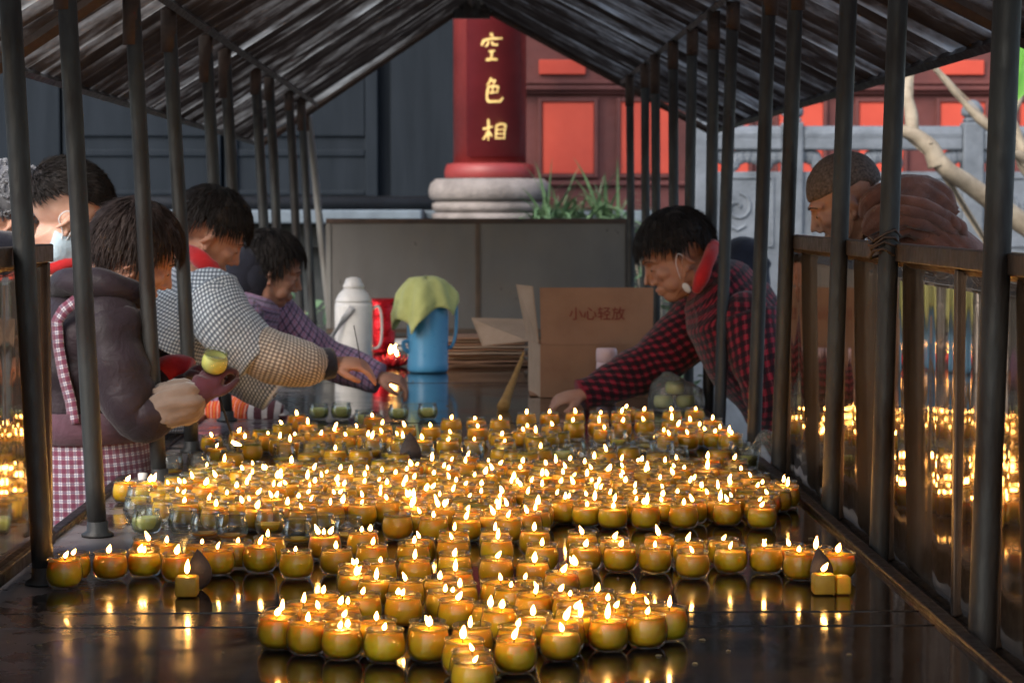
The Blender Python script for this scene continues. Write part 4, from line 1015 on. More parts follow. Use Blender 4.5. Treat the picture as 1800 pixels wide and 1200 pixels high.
# ------------------------------------------------------------------ man in the gingham jacket, stretching over the table
q = mkq(3.75)
head = q(371, 411); nk = q(336, 466)
root, c, R, ft = person('black haired person in a blue white gingham jacket stretching an arm over the candles', (-.98, 3.78), q(262, 700), q(318, 545), nk, head, (.72,.22,-.55), (.45,0,.9),
    arms=[(q(372,520,3.62), q(452,622,3.56), q(570,638,3.60)), (q(330,520,3.95), q(420,640,4.0), q(480,690,3.98))], skin=M_skin,
    hands=[(q(584,638,3.60), V((1,-.02,-.06)), (0,-.35,1), (0,-1,-.3), .42, .92)], side=(.1,1,0), k=1.0)
tl = hair_parts(c, R, 1.0, inside_std(.30, -.02, -.62), .016, 1400, .045, 4, .3, tip=.0); tl.build('hair', M_hair, root)
coat(root, M_gingham, [q(255,745), q(268,660), q(296,585), q(325,520), q(345,478)], [(.20,.15),(.195,.15),(.205,.15),(.195,.13),(.085,.075)],
     [([q(365,525,3.60), q(400,572,3.56), q(458,625,3.55)], [.098,.088,.074]), ([q(335,530,3.93), q(410,640,3.98), q(480,695,3.97)], [.09,.075,.055])], (.1,1,0))
mb = MB(); mb.sweep([q(448,612,3.55), q(490,630,3.55), q(540,640,3.57), q(570,640,3.59)], [.072,.074,.064,.044], sides=20, seg=7, ref=(0,1,0), fold=(.007,13,5)); mb.build('sleeve_guard', M_gingham2, root)
mb = MB(); mb.sweep([q(562,640,3.585), q(585,638,3.60)], [.047,.043], sides=16, seg=3, ref=(0,1,0), fold=(.003,20,5)); mb.build('cuff', M_navy, root)
mb = MB(); mb.sweep([q(328,440,3.68), q(352,456,3.62), q(378,476,3.62), q(396,500,3.66)], [(.020,.012),(.024,.014),(.022,.014),(.014,.010)], sides=12, seg=5, ref=(0,.3,1), fold=(.004,20,1)); mb.build('scarf', M_redc, root)
trousers(root, ft, M_black_tr)
mb = MB(); a = q(634, 640, 3.60); mb.tube([a, q(630,612,3.60), q(622,572,3.60)], .0014, 6); tag(mb.build('incense_stick', M_wick, None, origin=a), 'thin dark stick held upright in the hand reaching over the candles', 'stick')
# ------------------------------------------------------------------ woman in the purple plaid jacket, farther along
q = mkq(4.35)
head = q(478, 474); nk = q(440, 505)
root, c, R, ft = person('person in a purple plaid jacket and navy hood leaning in behind the gingham sleeve', (-1.0, 4.4), q(360, 690), q(425, 560), nk, head, (.88,.15,-.36), (.28,0,.95),
    arms=[(q(455,560,4.5), q(560,615,4.5), q(655,655,4.45)), (q(420,560,4.15), q(372,690,3.95), q(445,728,3.86))], skin=M_skin_d,
    hands=[(q(662,660,4.45), V((1,-.05,-.22)), (.1,-.3,1), (0,-1,0), .6, .95)], side=(.1,1,0))
hair_parts(c, R, 1.0, inside_std(.42, -.35, -.75), .015, 1200, .05, 9, .3, tip=.0).build('hair', M_hair, root)
mb = MB(); n_ = c + R @ V((-.055,0,-.035)); mb.ell(n_, (.085,.098,.095), R, 18, 12); mb.sweep([c+R@V((-.06,.0,.02)), c+R@V((-.10,0,-.07)), q(418,520)], [.085,.10,.085], sides=16, seg=5, ref=(0,1,0), fold=(.008,10,3)); mb.build('hood', M_navy, root)
coat(root, M_purple, [q(352,730), q(380,650), q(412,585), q(432,535), q(440,512)], [(.19,.14),(.19,.145),(.20,.14),(.18,.12),(.10,.09)],
     [([q(462,545,4.42), q(520,595,4.46), q(575,630,4.5), q(668,664,4.46)], [.098,.082,.070,.052]), ([q(420,560,4.15), q(372,690,3.97), q(400,715,3.92)], [.09,.075,.06])], (.1,1,0))
mb = MB(); mb.sweep([q(352,722,3.93), q(385,722,3.91), q(425,724,3.89), q(446,727,3.87)], [.050,.060,.056,.040], sides=20, seg=7, ref=(0,0,1), fold=(.007,14,7)); mb.build('sleeve_guard', M_orange, root)
mb = MB(); hand_parts(mb, q(452,728,3.86), V((1,-.05,.02)), (0,-.2,1), (0,-1,0), .8, 1.0); g = remesh(mb, .006, 8)
mb = MB(); mb.sweep([q(436,727,3.875), q(455,728,3.86), q(480,728,3.855), q(498,730,3.855)], [.036,.040,.044,.030], sides=18, seg=6, ref=(0,0,1), fold=(.004,16,2)); mb.add([V(x) for x in g.v], g.f); mb.build('glove', M_maroonst, root)
trousers(root, ft, M_black_tr)
# ------------------------------------------------------------------ woman in brown hat and checked apron, nearest on the left
q = mkq(2.80, 3.2)
head = q(238, 450, 2.82); nk = q(196, 505, 2.86)
root, c, R, ft = person('person with thick dark brown hair in a quilted jacket and maroon checked apron', (-1.0, 2.86), q(140, 760, 2.86), q(172, 590, 2.86), nk, head, (.80,.30,-.48), (.4,0,.9),
    arms=[(q(190,560,2.70), q(238,735,2.66), q(330,706,2.68)), (q(190,560,3.02), q(260,700,3.05), q(345,655,2.95))], skin=M_skin, side=(.12,1,0), k=1.0)
t = NT('brown_hair'); f = t.noise(60, 3, stretch=(1,1,.2)); M_hairb = t.done(t.pr(t.ramp(f, [(.3, (.020,.013,.012)), (.75, (.050,.034,.030))]), .6, 0, None, .25))
hb_ = hair_parts(c, R, 1.0, inside_std(.36, -.40, -.80), .018, 1300, .055, 13, .3, tip=.0); hb_.build('hair', M_hairb, root)
coat(root, M_quilt, [q(128,800,2.86), q(140,740,2.86), q(150,650,2.86), q(168,575,2.86), q(185,525,2.86)], [(.18,.140),(.18,.140),(.19,.142),(.19,.135),(.11,.10)],
     [([q(190,560,2.72), q(212,650,2.67), q(240,728,2.66), q(292,716,2.67)], [.078,.070,.060,.050]), ([q(185,560,3.0), q(262,700,3.04), q(320,668,2.97)], [.085,.07,.055])], (.12,1,0), fold=(.011, 9, 6.2, .085, .010))
mb = MB(); pts = []
for i in range(9): a = -1.9 + i*.475; pts.append(q(175,508,2.86) + V((math.cos(a)*.085-.005, -math.sin(a)*.0 + math.sin(a)*.115, -.012*math.cos(a))))
mb.sweep([q(85,508,2.86), q(120,496,2.74), q(180,500,2.70), q(228,512,2.72), q(246,530,2.78)], [.020,.034,.036,.030,.016], sides=14, seg=6, ref=(0,0,1), fold=(.006,16,2)); mb.build('collar', M_quilt, root)
mb = MB(); mb.sweep([q(272,718,2.665), q(300,712,2.66), q(332,705,2.66), q(352,700,2.67)], [.040,.050,.047,.028], sides=40, seg=7, ref=(0,0,1), fold=('pleat',.009,3.2,7,4)); mb.build('sleeve_guard', M_beige, root)
mb = MB(); hand_parts(mb, q(350,696,2.67), V((.55,.1,.85)), (-.6,-.75,.3), (.6,-.5,.2), 1.15, .95); m2 = MB(); hand_parts(m2, q(330,668,2.94), V((1,-.5,.35)), (0,.5,1), (.2,-.8,.3), .8, 1.0); remesh(m2, .005, 6).build('glove', M_glove, root)
mb.sweep([q(334,702,2.668), q(352,692,2.67), q(366,672,2.68)], [.032,.036,.040], sides=14, seg=4, ref=(0,1,0)); g = remesh(mb, .005, 6); g.build('glove', M_glove, root)
mb = MB(); mb.sweep([q(284,655,2.98), q(305,650,2.97), q(335,655,2.96)], [.026,.034,.028], sides=16, seg=5, ref=(0,1,0), fold=('pleat',.010,2,14,9)); mb.build('sleeve_guard', M_redc, root)
# apron: waistband, checked skirt, strap, tie
def wrap(name, mat, rows, par, th=.004, a0=-2.9, a1=.7):
    mb = MB(); n = 26; vs = []; fs = []; uv = []; L = 0
    for j, (cc_, rx, ry) in enumerate(rows):
        if j: L += (V(cc_)-V(rows[j-1][0])).length
        for i in range(n+1):
            a = a0 + (a1-a0)*i/n; d_ = V((rx*math.cos(a), ry*math.sin(a), 0)); h = 1 + .03*noise.noise(V((math.cos(a)*3, math.sin(a)*3, V(cc_).z*5)))
            vs.append(V(cc_) + d_*h); uv.append((a*.5*(rows[0][1]+rows[0][2])*1.0, L))
    for j in range(len(rows)-1):
        for i in range(n): k_ = j*(n+1)+i; fs.append((k_, k_+1, k_+n+2, k_+n+1))
    mb.add(vs, fs, uv); o = mb.build(name, mat, par); s_ = o.modifiers.new('solid', 'SOLIDIFY'); s_.thickness = th; s_.offset = 1; return o
hipc = q(140, 760, 2.86)
ap = wrap('apron', M_apron, [(hipc + V((.01,0,-.005)), .165, .205), (hipc+V((.015,0,-.10)), .173, .215), (hipc+V((.02,0,-.22)), .180, .225), (hipc+V((.025,0,-.40)), .190, .235)], root, a0=-2.25, a1=1.5)
wrap('waistband', M_plum, [(hipc+V((.005,0,.065)), .167, .206), (hipc+V((.008,0,.02)), .170, .21), (hipc+V((.012,0,-.012)), .173, .213)], ap, a0=-2.3, a1=1.5)
def strip(pts, wd, mat, par, name, nrm=(0,-1,0)):
    mb = MB(); vs = []; fs = []; uv = []; L = 0; P = [V(x) for x in pts]; cp = []
    for i in range(len(P)-1):
        for t_ in range(5): cp.append(P[i].lerp(P[i+1], t_/5))
    cp.append(P[-1])
    for i, x in enumerate(cp):
        t_ = (cp[min(i+1,len(cp)-1)]-cp[max(i-1,0)]).normalized(); s_ = t_.cross(V(nrm)).normalized()
        if i: L += (x-cp[i-1]).length
        vs += [x - s_*wd/2, x + s_*wd/2]; uv += [(0, L), (wd, L)]
    for i in range(len(cp)-1): fs.append((i*2, i*2+1, i*2+3, i*2+2))
    mb.add(vs, fs, uv); o = mb.build(name, mat, par); s2 = o.modifiers.new('solid', 'SOLIDIFY'); s2.thickness = .004; s2.offset = 0; return o
strip([q(134,528,2.655), q(112,545,2.66), q(100,565,2.665), q(103,610,2.66), q(112,660,2.655), q(124,705,2.655), q(130,745,2.65)], .030, M_apron, ap, 'strap', (-.4,-1,0))
mb = MB(); mb.sweep([q(82,765,2.80), q(104,756,2.69), q(120,750,2.655)], [(.005,.010)]*3, sides=10, seg=4, ref=(0,1,0)); mb.build('tie', cloth('pink_cotton', (.55,.22,.26)), ap)
trousers(root, ft, M_black_tr, (.115,.09,.07))
# jar held up in the glove and the lighter
hj = q(374, 634, 2.665)
o = bpy.data.objects.new('candle_jar', ME_glass); COL.objects.link(o); o.location = hj - V((0,0,.026)); o.rotation_euler = (math.radians(24), math.radians(14), 0); kid('wax', ME_fresh, o, (0,0,0))
tag(o, 'unlit candle jar tilted in a dark plum glove above the table', 'candle')
a, b = q(383, 690, 2.70), q(412, 778, 2.74)
mb = MB(); mb.tube([a, a.lerp(b,.6), b], [.0034,.003,.002], 8); lt = mb.build('lighting_rod', M_frame_d, None, origin=a); tag(lt, 'thin dark lighting rod slanting down from the plum glove', 'rod')
mb = MB(); mb.sweep([b+V((-.006,0,.003)), b+V((.004,0,-.002)), b+V((.016,0,-.006))], [.003,.004,.001], sides=8, seg=3); mb.build('flame', M_flame, lt)
# ------------------------------------------------------------------ man with the face mask behind her
q = mkq(3.15, 3.5)
head = q(120, 378); nk = q(108, 455)
root, c, R, ft = person('person with spiky black hair and a pale blue face mask, at the far left', (-1.22, 3.22), q(40, 760), q(85, 600), nk, head, (.88,.30,-.40), (.3,0,.95), arms=[(q(60,590,3.0), q(50,760,2.98), q(110,840,3.02)), (q(110,590,3.35), q(120,760,3.4), q(170,800,3.3))], skin=M_skin_l, side=(.35,1,0), k=1.10)
hair_parts(c, R, 1.10, inside_std(.30, .18, -.25), .013, 1600, .030, 17, -.6, tip=.09, crown=(-.09,0,.06)).build('hair', M_hair, root)
mask(root, c, R, 1.10, M_mask, (-.035,0,-.030), sc=1.12, amax=1.55)
coat(root, M_darkj, [q(20,820), q(45,700), q(78,590), q(92,520), q(98,490)], [(.19,.14),(.19,.14),(.21,.14),(.19,.12),(.11,.09)], [([q(60,590,3.0), q(45,740,2.97), q(105,835,3.02)], [.085,.075,.055]), ([q(110,590,3.33), q(122,750,3.38), q(165,795,3.3)], [.085,.07,.055])], (.35,1,0))
mb = MB(); pts = [nk + V((math.cos(a)*.078-.004, math.sin(a)*.080, -.018+.012*math.cos(a))) for a in [i*.7 for i in range(10)]]; mb.sweep(pts, [.017]*10, sides=12, seg=4, ref=(0,0,1), fold=(.006,18,2)); mb.build('scarf', M_redc, root)
trousers(root, ft, M_black_tr)
# ------------------------------------------------------------------ figure in the grey fur hat, at the left edge
q = mkq(3.4, 3.7)
head = q(20, 385); nk = q(10, 450)
root, c, R, ft = person('person in a curly grey fur hat and dark padded collar at the left edge', (-1.38, 3.5), q(-60, 760), q(-20, 600), nk, head, (.9,.35,-.25), (.2,0,.97), arms=[(q(-60,590,3.25), q(-70,760,3.2), q(-10,830,3.25)),], skin=M_skin, side=(.3,1,0))
mb = MB(); rr = random.Random(3); cc_ = c + R @ V((-.02,0,.07))
mb.ell(cc_, (.118,.10,.085), R, 22, 14)
for k_ in range(700):
    d_ = V((rr.gauss(0,1), rr.gauss(0,1), rr.gauss(0,1))).normalized(); b_ = cc_ + R @ V((d_.x*.116, d_.y*.098, d_.z*.083)); nn = R @ d_
    tt = V((rr.uniform(-1,1), rr.uniform(-1,1), rr.uniform(-1,1))).cross(nn).normalized()
    mb.sweep([b_, b_+nn*.012+tt*.006, b_+nn*.014+tt*.014, b_+nn*.006+tt*.018], [.0035,.0032,.0028,.001], sides=5, seg=1, cap=False)
mb.build('fur_hat', M_fur, root)
mb = MB(); pts = [c + R @ V((math.cos(a)*.095-.02, math.sin(a)*.095, -.085+.01*math.sin(a*3))) for a in [i*.7 for i in range(10)]]; mb.sweep(pts, [.042]*10, sides=14, seg=4, ref=(0,0,1), fold=(.01,18,2)); mb.build('collar', M_navy, root)
coat(root, M_darkj, [q(-80,820), q(-60,700), q(-25,590), q(-5,520), q(2,480)], [(.20,.14),(.20,.14),(.22,.15),(.20,.13),(.12,.1)], [([q(-60,590,3.25), q(-72,750,3.2), q(-15,825,3.25)], [.09,.075,.055])], (.3,1,0))
trousers(root, ft, M_black_tr)
# ------------------------------------------------------------------ woman in the red plaid jacket, on the right
q = mkq(4.2)
head = q(1188, 452); nk = q(1236, 492)
root, c, R, ft = person('black haired person in a red and black plaid jacket bending over the table', (1.2, 4.25), q(1400, 690), q(1290, 570), nk, head, (-.86,-.12,-.46), (-.4,0,.9),
    arms=[(q(1235,560,4.38), q(1140,635,4.34), q(1035,690,4.26)), (q(1310,570,4.02), q(1350,680,3.98), q(1380,770,4.05))], skin=M_skin, side=(.05,-1,0), k=1.12,
    hands=[(q(1026,692,4.25), V((-1,0,-.25)), (-.2,-.35,1), (0,-1,-.2), .5, 1.0)])
hair_parts(c, R, 1.12, inside_std(.30, -.02, -.62), .020, 1500, .045, 23, .3, tip=.0).build('hair', M_hair, root)
coat(root, M_redplaid, [q(1430,760), q(1385,690), q(1325,615), q(1283,548), q(1258,508), q(1234,482)], [(.21,.155),(.215,.165),(.225,.165),(.215,.155),(.165,.125),(.078,.074)],
     [([q(1240,560,4.36), q(1185,608,4.35), q(1125,650,4.33), q(1022,694,4.26)], [.112,.095,.080,.048]), ([q(1310,560,4.04), q(1348,670,3.98), q(1378,765,4.04)], [.1,.085,.06])], (.05,-1,0), fold=(.011,8,9.4))
mb = MB(); mb.sweep([q(1256,428,4.16), q(1246,455,4.08), q(1234,485,4.05), q(1224,512,4.08)], [(.014,.022),(.022,.022),(.022,.022),(.012,.014)], sides=12, seg=5, ref=(0,1,0), fold=(.004,22,1)); mb.build('scarf', M_redc, root)
mb = MB(); M_ = frame((-.5,-.6,-.6)); mb.ell(q(1207,506,4.07), (.006,.015,.020), M_, 14, 10); o = mb.build('face_mask', M_white, root)
mb = MB(); mb.sweep([q(1196,490,4.07), q(1188,462,4.06), q(1192,446,4.06), q(1200,450,4.06)], [.0011]*4, sides=6, seg=4); mb.build('ear_loop', M_white, o)
from mathutils.bvhtree import BVHTree
jk = [o_ for o_ in root.children if o_.name.startswith('jacket')][0]; off = world_of(root).to_translation()
bv = BVHTree.FromPolygons([v_.co + off for v_ in jk.data.vertices], [tuple(f_.vertices) for f_ in jk.data.polygons])
def on_cloth(u, v): h = bv.ray_cast(CAM, ray(u, v).normalized()); return h[0] - ray(u, v).normalized()*.006 if h[0] else None
rows = [[on_cloth(L+(Rr-L)*i/5, v_) for i in range(6)] for v_, L, Rr in ((588,1222,1234),(605,1221,1239),(625,1223,1243),(645,1228,1249),(660,1233,1253),(673,1241,1252))]
mb = MB(); vs = [x for r_ in rows for x in r_]
if all(x is not None for x in vs):
    mb.add(vs, [(r_*6+i, r_*6+i+1, r_*6+i+7, r_*6+i+6) for r_ in range(5) for i in range(5)]); mb.build('cloth_patch', dull('printed_patch', (.66,.40,.36), (.58,.16,.07), 16, .7), root)
trousers(root, ft, M_black_tr)
# ------------------------------------------------------------------ figure in the brown robe, on the right outside the panels
q = mkq(3.2)
head = q(1486, 352); nk = q(1530, 402)
root, c, R, ft = person('person with cropped hair in a folded brown robe stooping behind the right panels', (1.34, 3.3), q(1692, 600), q(1640, 470), nk, head, (-.84,.10,-.50), (-.45,0,.89),
    arms=[(q(1620,470,3.02), q(1640,640,2.98), q(1600,710,3.05)), (q(1620,470,3.4), q(1640,640,3.42), q(1600,710,3.4))], skin=M_skin_d, side=(.05,-1,0), k=.94)
hair_parts(c, R, .94, inside_std(.06, -.02, -.45), .0035, 0, .02, 31, .4).build('hair', M_crop, root)
mb = MB(); mb.sweep([q(1700,720), q(1688,600), q(1655,492), q(1608,428), q(1556,404)], [(.22,.135),(.23,.135),(.23,.115),(.20,.085),(.11,.070)], sides=72, seg=12, ref=(.05,-1,0), fold=('pleat', .014, 6.5, 3.5, 12.2))
for pts, rr_ in (([q(1610,455,3.02), q(1620,600,2.97), q(1600,690,3.04)], [.10,.10,.11]), ([q(1610,455,3.38), q(1620,620,3.42), q(1600,690,3.4)], [.10,.1,.11])): mb.sweep(pts, rr_, sides=20, seg=8, ref=(0,1,0), fold=('pleat',.02,2.4,1.8,4))
mb.build('robe', M_robe, root)
mb = MB()
for k_, (pts, r_2) in enumerate([([q(1528,390,3.10), q(1552,362,3.08), q(1585,346,3.10), q(1630,356,3.16), q(1668,384,3.2)], .040), ([q(1530,410,3.04), q(1562,388,3.0), q(1606,384,3.0), q(1650,404,3.04), q(1690,440,3.1)], .034)]):
    mb.sweep(pts, [(r_2*.6, r_2*.5)] + [(r_2*1.4, r_2*.7)]*(len(pts)-2) + [(r_2*.7, r_2*.3)], sides=40, seg=12, ref=(0,-.6,.8), fold=('pleat',.009,5.5,7,k_*3.3))
bv = BVHTree.FromPolygons([V(x) for x in mb.v], mb.f)
for pl, r_ in (([(1538,372),(1570,352),(1620,360),(1668,384),(1700,412)], .016), ([(1540,392),(1580,368),(1630,378),(1672,402),(1698,436)], .014), ([(1545,408),(1590,386),(1640,398),(1676,428)], .015), ([(1556,420),(1598,402),(1630,414),(1656,440)], .013), ([(1568,432),(1600,416),(1626,436)], .012), ([(1590,348),(1640,352),(1690,386)], .012), ([(1660,372),(1690,400),(1708,440)], .012)):
    cp = []
    for a, b in zip(pl[:-1], pl[1:]):
        for t_ in range(4): cp.append((a[0]+(b[0]-a[0])*t_/4, a[1]+(b[1]-a[1])*t_/4))
    cp.append(pl[-1]); P = []
    for u_, v_ in cp:
        d_ = ray(u_, v_).normalized(); h = bv.ray_cast(CAM, d_)
        if h[0] and (not P or abs(h[0].y-P[-1].y) < .10): P.append(h[0] + d_*r_*.30)
    if len(P) > 5: mb.sweep(P, [(r_*(.2+.9*math.sin(PI*i/(len(P)-1))), r_*(.2+.7*math.sin(PI*i/(len(P)-1)))) for i in range(len(P))], sides=14, seg=3, ref=(0,-.2,1), fold=(.003, 16, 2))
mb.build('robe_collar', M_robe, root)
trousers(root, ft, M_robe, (.13,.12,.11))
# ================================================================== things on the table
M_ceram = dull('white_enamel', (.74,.72,.69), (.66,.63,.60), 5, .3, .05, .001); M_greyp = dull('grey_plastic', (.42,.42,.43), None, 8, .4, .05, .001)
M_blue = dull('blue_plastic', (.09,.33,.57), (.075,.28,.50), 5, .35, .05, .001); M_towel = cloth('yellow_green_towel', (.60,.62,.24), (.50,.53,.19), 380, .95, .5)
M_foil = dull('red_foil', (.62,.012,.02), (.45,.008,.014), 9, .18, .6, .012, metal=.7)
M_card = dull('cardboard', (.33,.175,.10), (.26,.135,.078), 7, .8, .2, .002); M_cardin = dull('cardboard_edge', (.42,.29,.20), (.34,.23,.15), 9, .8, .2, .002); M_print = dull('red_print', (.23,.035,.025), None, 20, .8)
M_pinkw = dull('pink_white_enamel', (.70,.52,.54), (.62,.46,.48), 6, .35, .05, .001); M_straw = dull('straw', (.42,.24,.07), (.30,.16,.05), 30, .8, .5, .003, stretch=(1,1,.2))
def onT(u, v): p = PZ(u, v, TZ); return p
# white flask
b = onT(622, 658); y = b.y; s = y/F_PX; zz = lambda v: PY(622, v, y).z
fk = empty('vacuum_flask', b, 'white vacuum flask with a grey carrying handle on the far end of the table', 'flask')
h = zz(487) - TZ
mb = MB(); mb.lathe([(.072,TZ+.002),(.076,TZ+.01),(.076,TZ+h*.70),(.073,TZ+h*.745)], b.xy.to_3d(), 32); mb.build('body', M_ceram, fk)
mb = MB(); mb.lathe([(.074,TZ+h*.746),(.072,TZ+h*.77),(.060,TZ+h*.83),(.044,TZ+h*.87),(.040,TZ+h*.885)], b.xy.to_3d(), 32); mb.build('shoulder', M_ceram, fk)
mb = MB(); mb.lathe([(.041,TZ+h*.886),(.043,TZ+h*.91),(.036,TZ+h*.945),(.034,TZ+h*.955),(.030,TZ+h*.985),(.012,TZ+h),(0,TZ+h)], b.xy.to_3d(), 24); mb.build('stopper', M_ceram, fk)
mb = MB(); X = b.x+.072; mb.sweep([V((X,y,zz(545))), V((X+.026,y-.01,zz(538))), V((X+.040,y-.012,zz(556))), V((X+.040,y-.012,zz(594))), V((X+.026,y-.01,zz(610))), V((X-.004,y,zz(612)))], [(.010,.006)]*6, sides=10, seg=5, ref=(0,1,0)); mb.build('handle', M_ceram, fk)
mb = MB(); mb.sweep([V((b.x-.002,y-.080,zz(538))), V((b.x-.045,y-.080,zz(565))), V((b.x-.095,y-.072,zz(598))), V((b.x-.110,y-.07,zz(606)))], [(.013,.004)]*4, sides=10, seg=4, ref=(.6,0,.8)); mb.build('carry_arm', M_greyp, fk)
# blue flask under a towel
b = onT(752, 654); y = b.y; zz = lambda v: PY(752, v, y).z; fk = empty('vacuum_flask', b, 'blue vacuum flask half hidden under a yellow green towel', 'flask'); h = zz(505)-TZ
mb = MB(); mb.lathe([(.078,TZ+.002),(.083,TZ+.012),(.084,TZ+h*.10),(.082,TZ+h*.12),(.085,TZ+h*.62),(.080,TZ+h*.80),(.055,TZ+h*.90),(.05,TZ+h*.98),(.0,TZ+h*.985)], b.xy.to_3d(), 32); mb.build('body', M_blue, fk)
X = b.x+.08; mb = MB(); mb.sweep([V((X-.02,y,zz(528))), V((X+.028,y,zz(524))), V((X+.036,y,zz(545))), V((X+.034,y,zz(585))), V((X+.018,y,zz(608))), V((X-.006,y,zz(612)))], [(.012,.007)]*6, sides=10, seg=5, ref=(0,1,0)); mb.build('handle', M_blue, fk)
mb = MB(); mb.sweep([V((b.x-.07,y-.02,zz(598))), V((b.x-.098,y-.03,zz(601))), V((b.x-.094,y-.03,zz(612))), V((b.x-.072,y-.02,zz(620)))], [.008,.009,.009,.008], sides=8, seg=3); mb.build('lug', M_blue, fk)
mb = MB(); n, m = 64, 16; vs = []; fs = []; z0 = zz(489)
for j in range(m+1):
    t_ = j/m
    for i in range(n):
        a = 2*PI*i/n; sq = max(abs(math.cos(a-.35)), abs(math.sin(a-.35))); L = .20/sq*.92*(1+.24*math.cos(a-PI*1.15)); sdist = t_*L
        top = .062
        if sdist < top: r = sdist; z = z0 - .006*(sdist/top)**2
        else:
            e = sdist-top; r = top + .052*(1-math.exp(-e/.07)) ; z = z0-.006-e*.93
        fold = math.sin(a*7+1)*.5 + .5*math.sin(a*4+2.2); r *= 1 + .2*fold*min(1, max(0, (sdist-.03)/.1)); z += .012*noise.noise(V((math.cos(a)*2, math.sin(a)*2, t_*3))); r += .010*(1-2*abs(noise.noise(V((math.cos(a)*3, math.sin(a)*3, t_*2.5)))))*t_
        vs.append(V((b.x + r*math.cos(a)*1.10 - .006, y + r*math.sin(a), z)))
for j in range(m):
    for i in range(n): i2 = (i+1) % n; fs.append((j*n+i, (j+1)*n+i, (j+1)*n+i2, j*n+i2))
mb.add(vs, fs); o = mb.build('towel', M_towel, None, origin=(b.x, y, z0)); s_ = o.modifiers.new('solid', 'SOLIDIFY'); s_.thickness = .004; s_.offset = 1; tag(o, 'yellow green towel draped over the blue flask', 'towel')
# red foil pack
yy = 10.6; a, c_ = PY(652, 615, yy), PY(692, 524, yy); mb = MB(); n = 14; vs = []; fs = []; cx_, hw = (a.x+c_.x)/2, (c_.x-a.x)/2
mb.sweep([V((cx_, yy, TZ+.002)), V((cx_, yy, TZ+.10)), V((cx_, yy, TZ+.18)), V((cx_, yy, c_.z-.02)), V((cx_, yy, c_.z))], [(hw,.05),(hw*1.06,.06),(hw*1.02,.055),(hw*.97,.035),(hw*.96,.008)], sides=20, seg=6, ref=(1,0,0), fold=(.010,18,2)); tag(mb.build('foil_pack', M_foil, None, origin=(cx_, yy, TZ)), 'crumpled shiny red foil pack standing behind the white flask', 'pack')
# red lotus candle
b = onT(692, 644); lo = empty('lotus_candle', b, 'red lotus shaped candle with burning tips beside the white flask', 'candle')
mb = MB()
for ring, (nn, r, hh, tilt) in enumerate(((9,.062,.05,.8),(8,.042,.062,.5),(6,.024,.07,.25))):
    for i in range(nn):
        a = 2*PI*i/nn + ring*.35; d_ = V((math.cos(a), math.sin(a), 0)); leaf(mb, b + d_*r*.35 + V((0,0,.004)), b + d_*r*(1+tilt*.3) + V((0,0,hh*.8)), .034, (-d_.x, -d_.y, .4), -.012, n=6)
mb.lathe([(.03,.001),(.036,.01),(.03,.03),(0,.034)], b, 16); o = mb.build('petals', dull('red_petals', (.55,.02,.03), None, 20, .4, Subsurface_Weight=.3, Subsurface_Radius=(.01,.003,.002)), lo); s_ = o.modifiers.new('solid', 'SOLIDIFY'); s_.thickness = .0025
for dx, dz, me in ((-.014,.055,FL[4]), (.012,.042,FL[0]), (0,.062,FL[1])): kid('flame', me, lo, (dx, -.01, dz), 0, 1.6)
# flattened cardboard stack and shiny strip
rr = random.Random(8)
x0, x1 = PY(778, 640, 10.0).x, PY(934, 640, 10.0).x
for k_ in range(9):
    mb = MB(); j = rr.uniform(-.03, .03); z = TZ + .003 + k_*.0125; M_ = Matrix.Translation((0,0,0))
    cx_ = (x0+x1)/2+j; an = rr.uniform(-.06,.06); T = Matrix.Translation((cx_, 10.1+rr.uniform(-.03,.03), 0)) @ Matrix.Rotation(an, 4, 'Z'); L = (x1-x0)/2*rr.uniform(.88,1.02)
    n = 12; vs = []; fs = []
    for i in range(n+1):
        xx = -L+2*L*i/n; w_ = .004*noise.noise(V((xx*6, k_*3.1, 0))) + (.008*abs(i/n-.5)**2 if k_ > 4 else 0)
        for (dy, dz) in ((-.16,0),(.16,0),(.16,.007),(-.16,.007)): vs.append(T @ V((xx, dy, z+dz+w_)))
    for i in range(n):
        for e_ in range(4): fs.append((i*4+e_, i*4+(e_+1)%4, (i+1)*4+(e_+1)%4, (i+1)*4+e_))
    fs += [(3,2,1,0), tuple(n*4+e_ for e_ in range(4))]
    mb.add(vs, fs); tag(mb.build('cardboard_sheet', M_cardin if k_ % 2 else M_card, None, False, origin=(cx_, 10.1, z)), 'flattened cardboard sheet in the pile left of the open box', 'cardboard', 'flattened cardboard sheets in a pile')
mb = MB(); a, c_ = PY(690, 605, 11.3), PY(815, 598, 11.3); mb.box((a.x, 11.2, TZ+.002), (c_.x, 11.45, c_.z)); tag(mb.build('white_tray', M_ceram, None, False, origin=(a.x, 11.3, TZ), bevel=.004), 'low white tray far behind the blue flask', 'tray')
# open cardboard box with writing
yb = 8.1; p0, p1 = PY(950, 712, yb), PY(1147, 712, yb); zf = PY(1000, 606, yb).z; zt = PY(1000, 506, yb).z; th = .004; dx = p1.x-p0.x
bx = empty('cardboard_box', ((p0.x+p1.x)/2, yb+.14, TZ), 'open brown cardboard box with raised flaps and red writing', 'box')
ps = PY(931, 700, yb+.30)
def slab(pts, th, name, mat, par, off):
    P = [V(x) for x in pts]; o_ = V(off).normalized()*th; vs = P + [x+o_ for x in P]; n = len(P)
    fs = [tuple(range(n)), tuple(range(2*n-1, n-1, -1))] + [(i, i+n, (i+1)%n+n, (i+1)%n) for i in range(n)]
    mb = MB(); mb.add(vs, fs); o = mb.build(name, mat, par, False); bm_ = bmesh.new(); bm_.from_mesh(o.data); bmesh.ops.recalc_face_normals(bm_, faces=bm_.faces); bm_.to_mesh(o.data); bm_.free(); return o
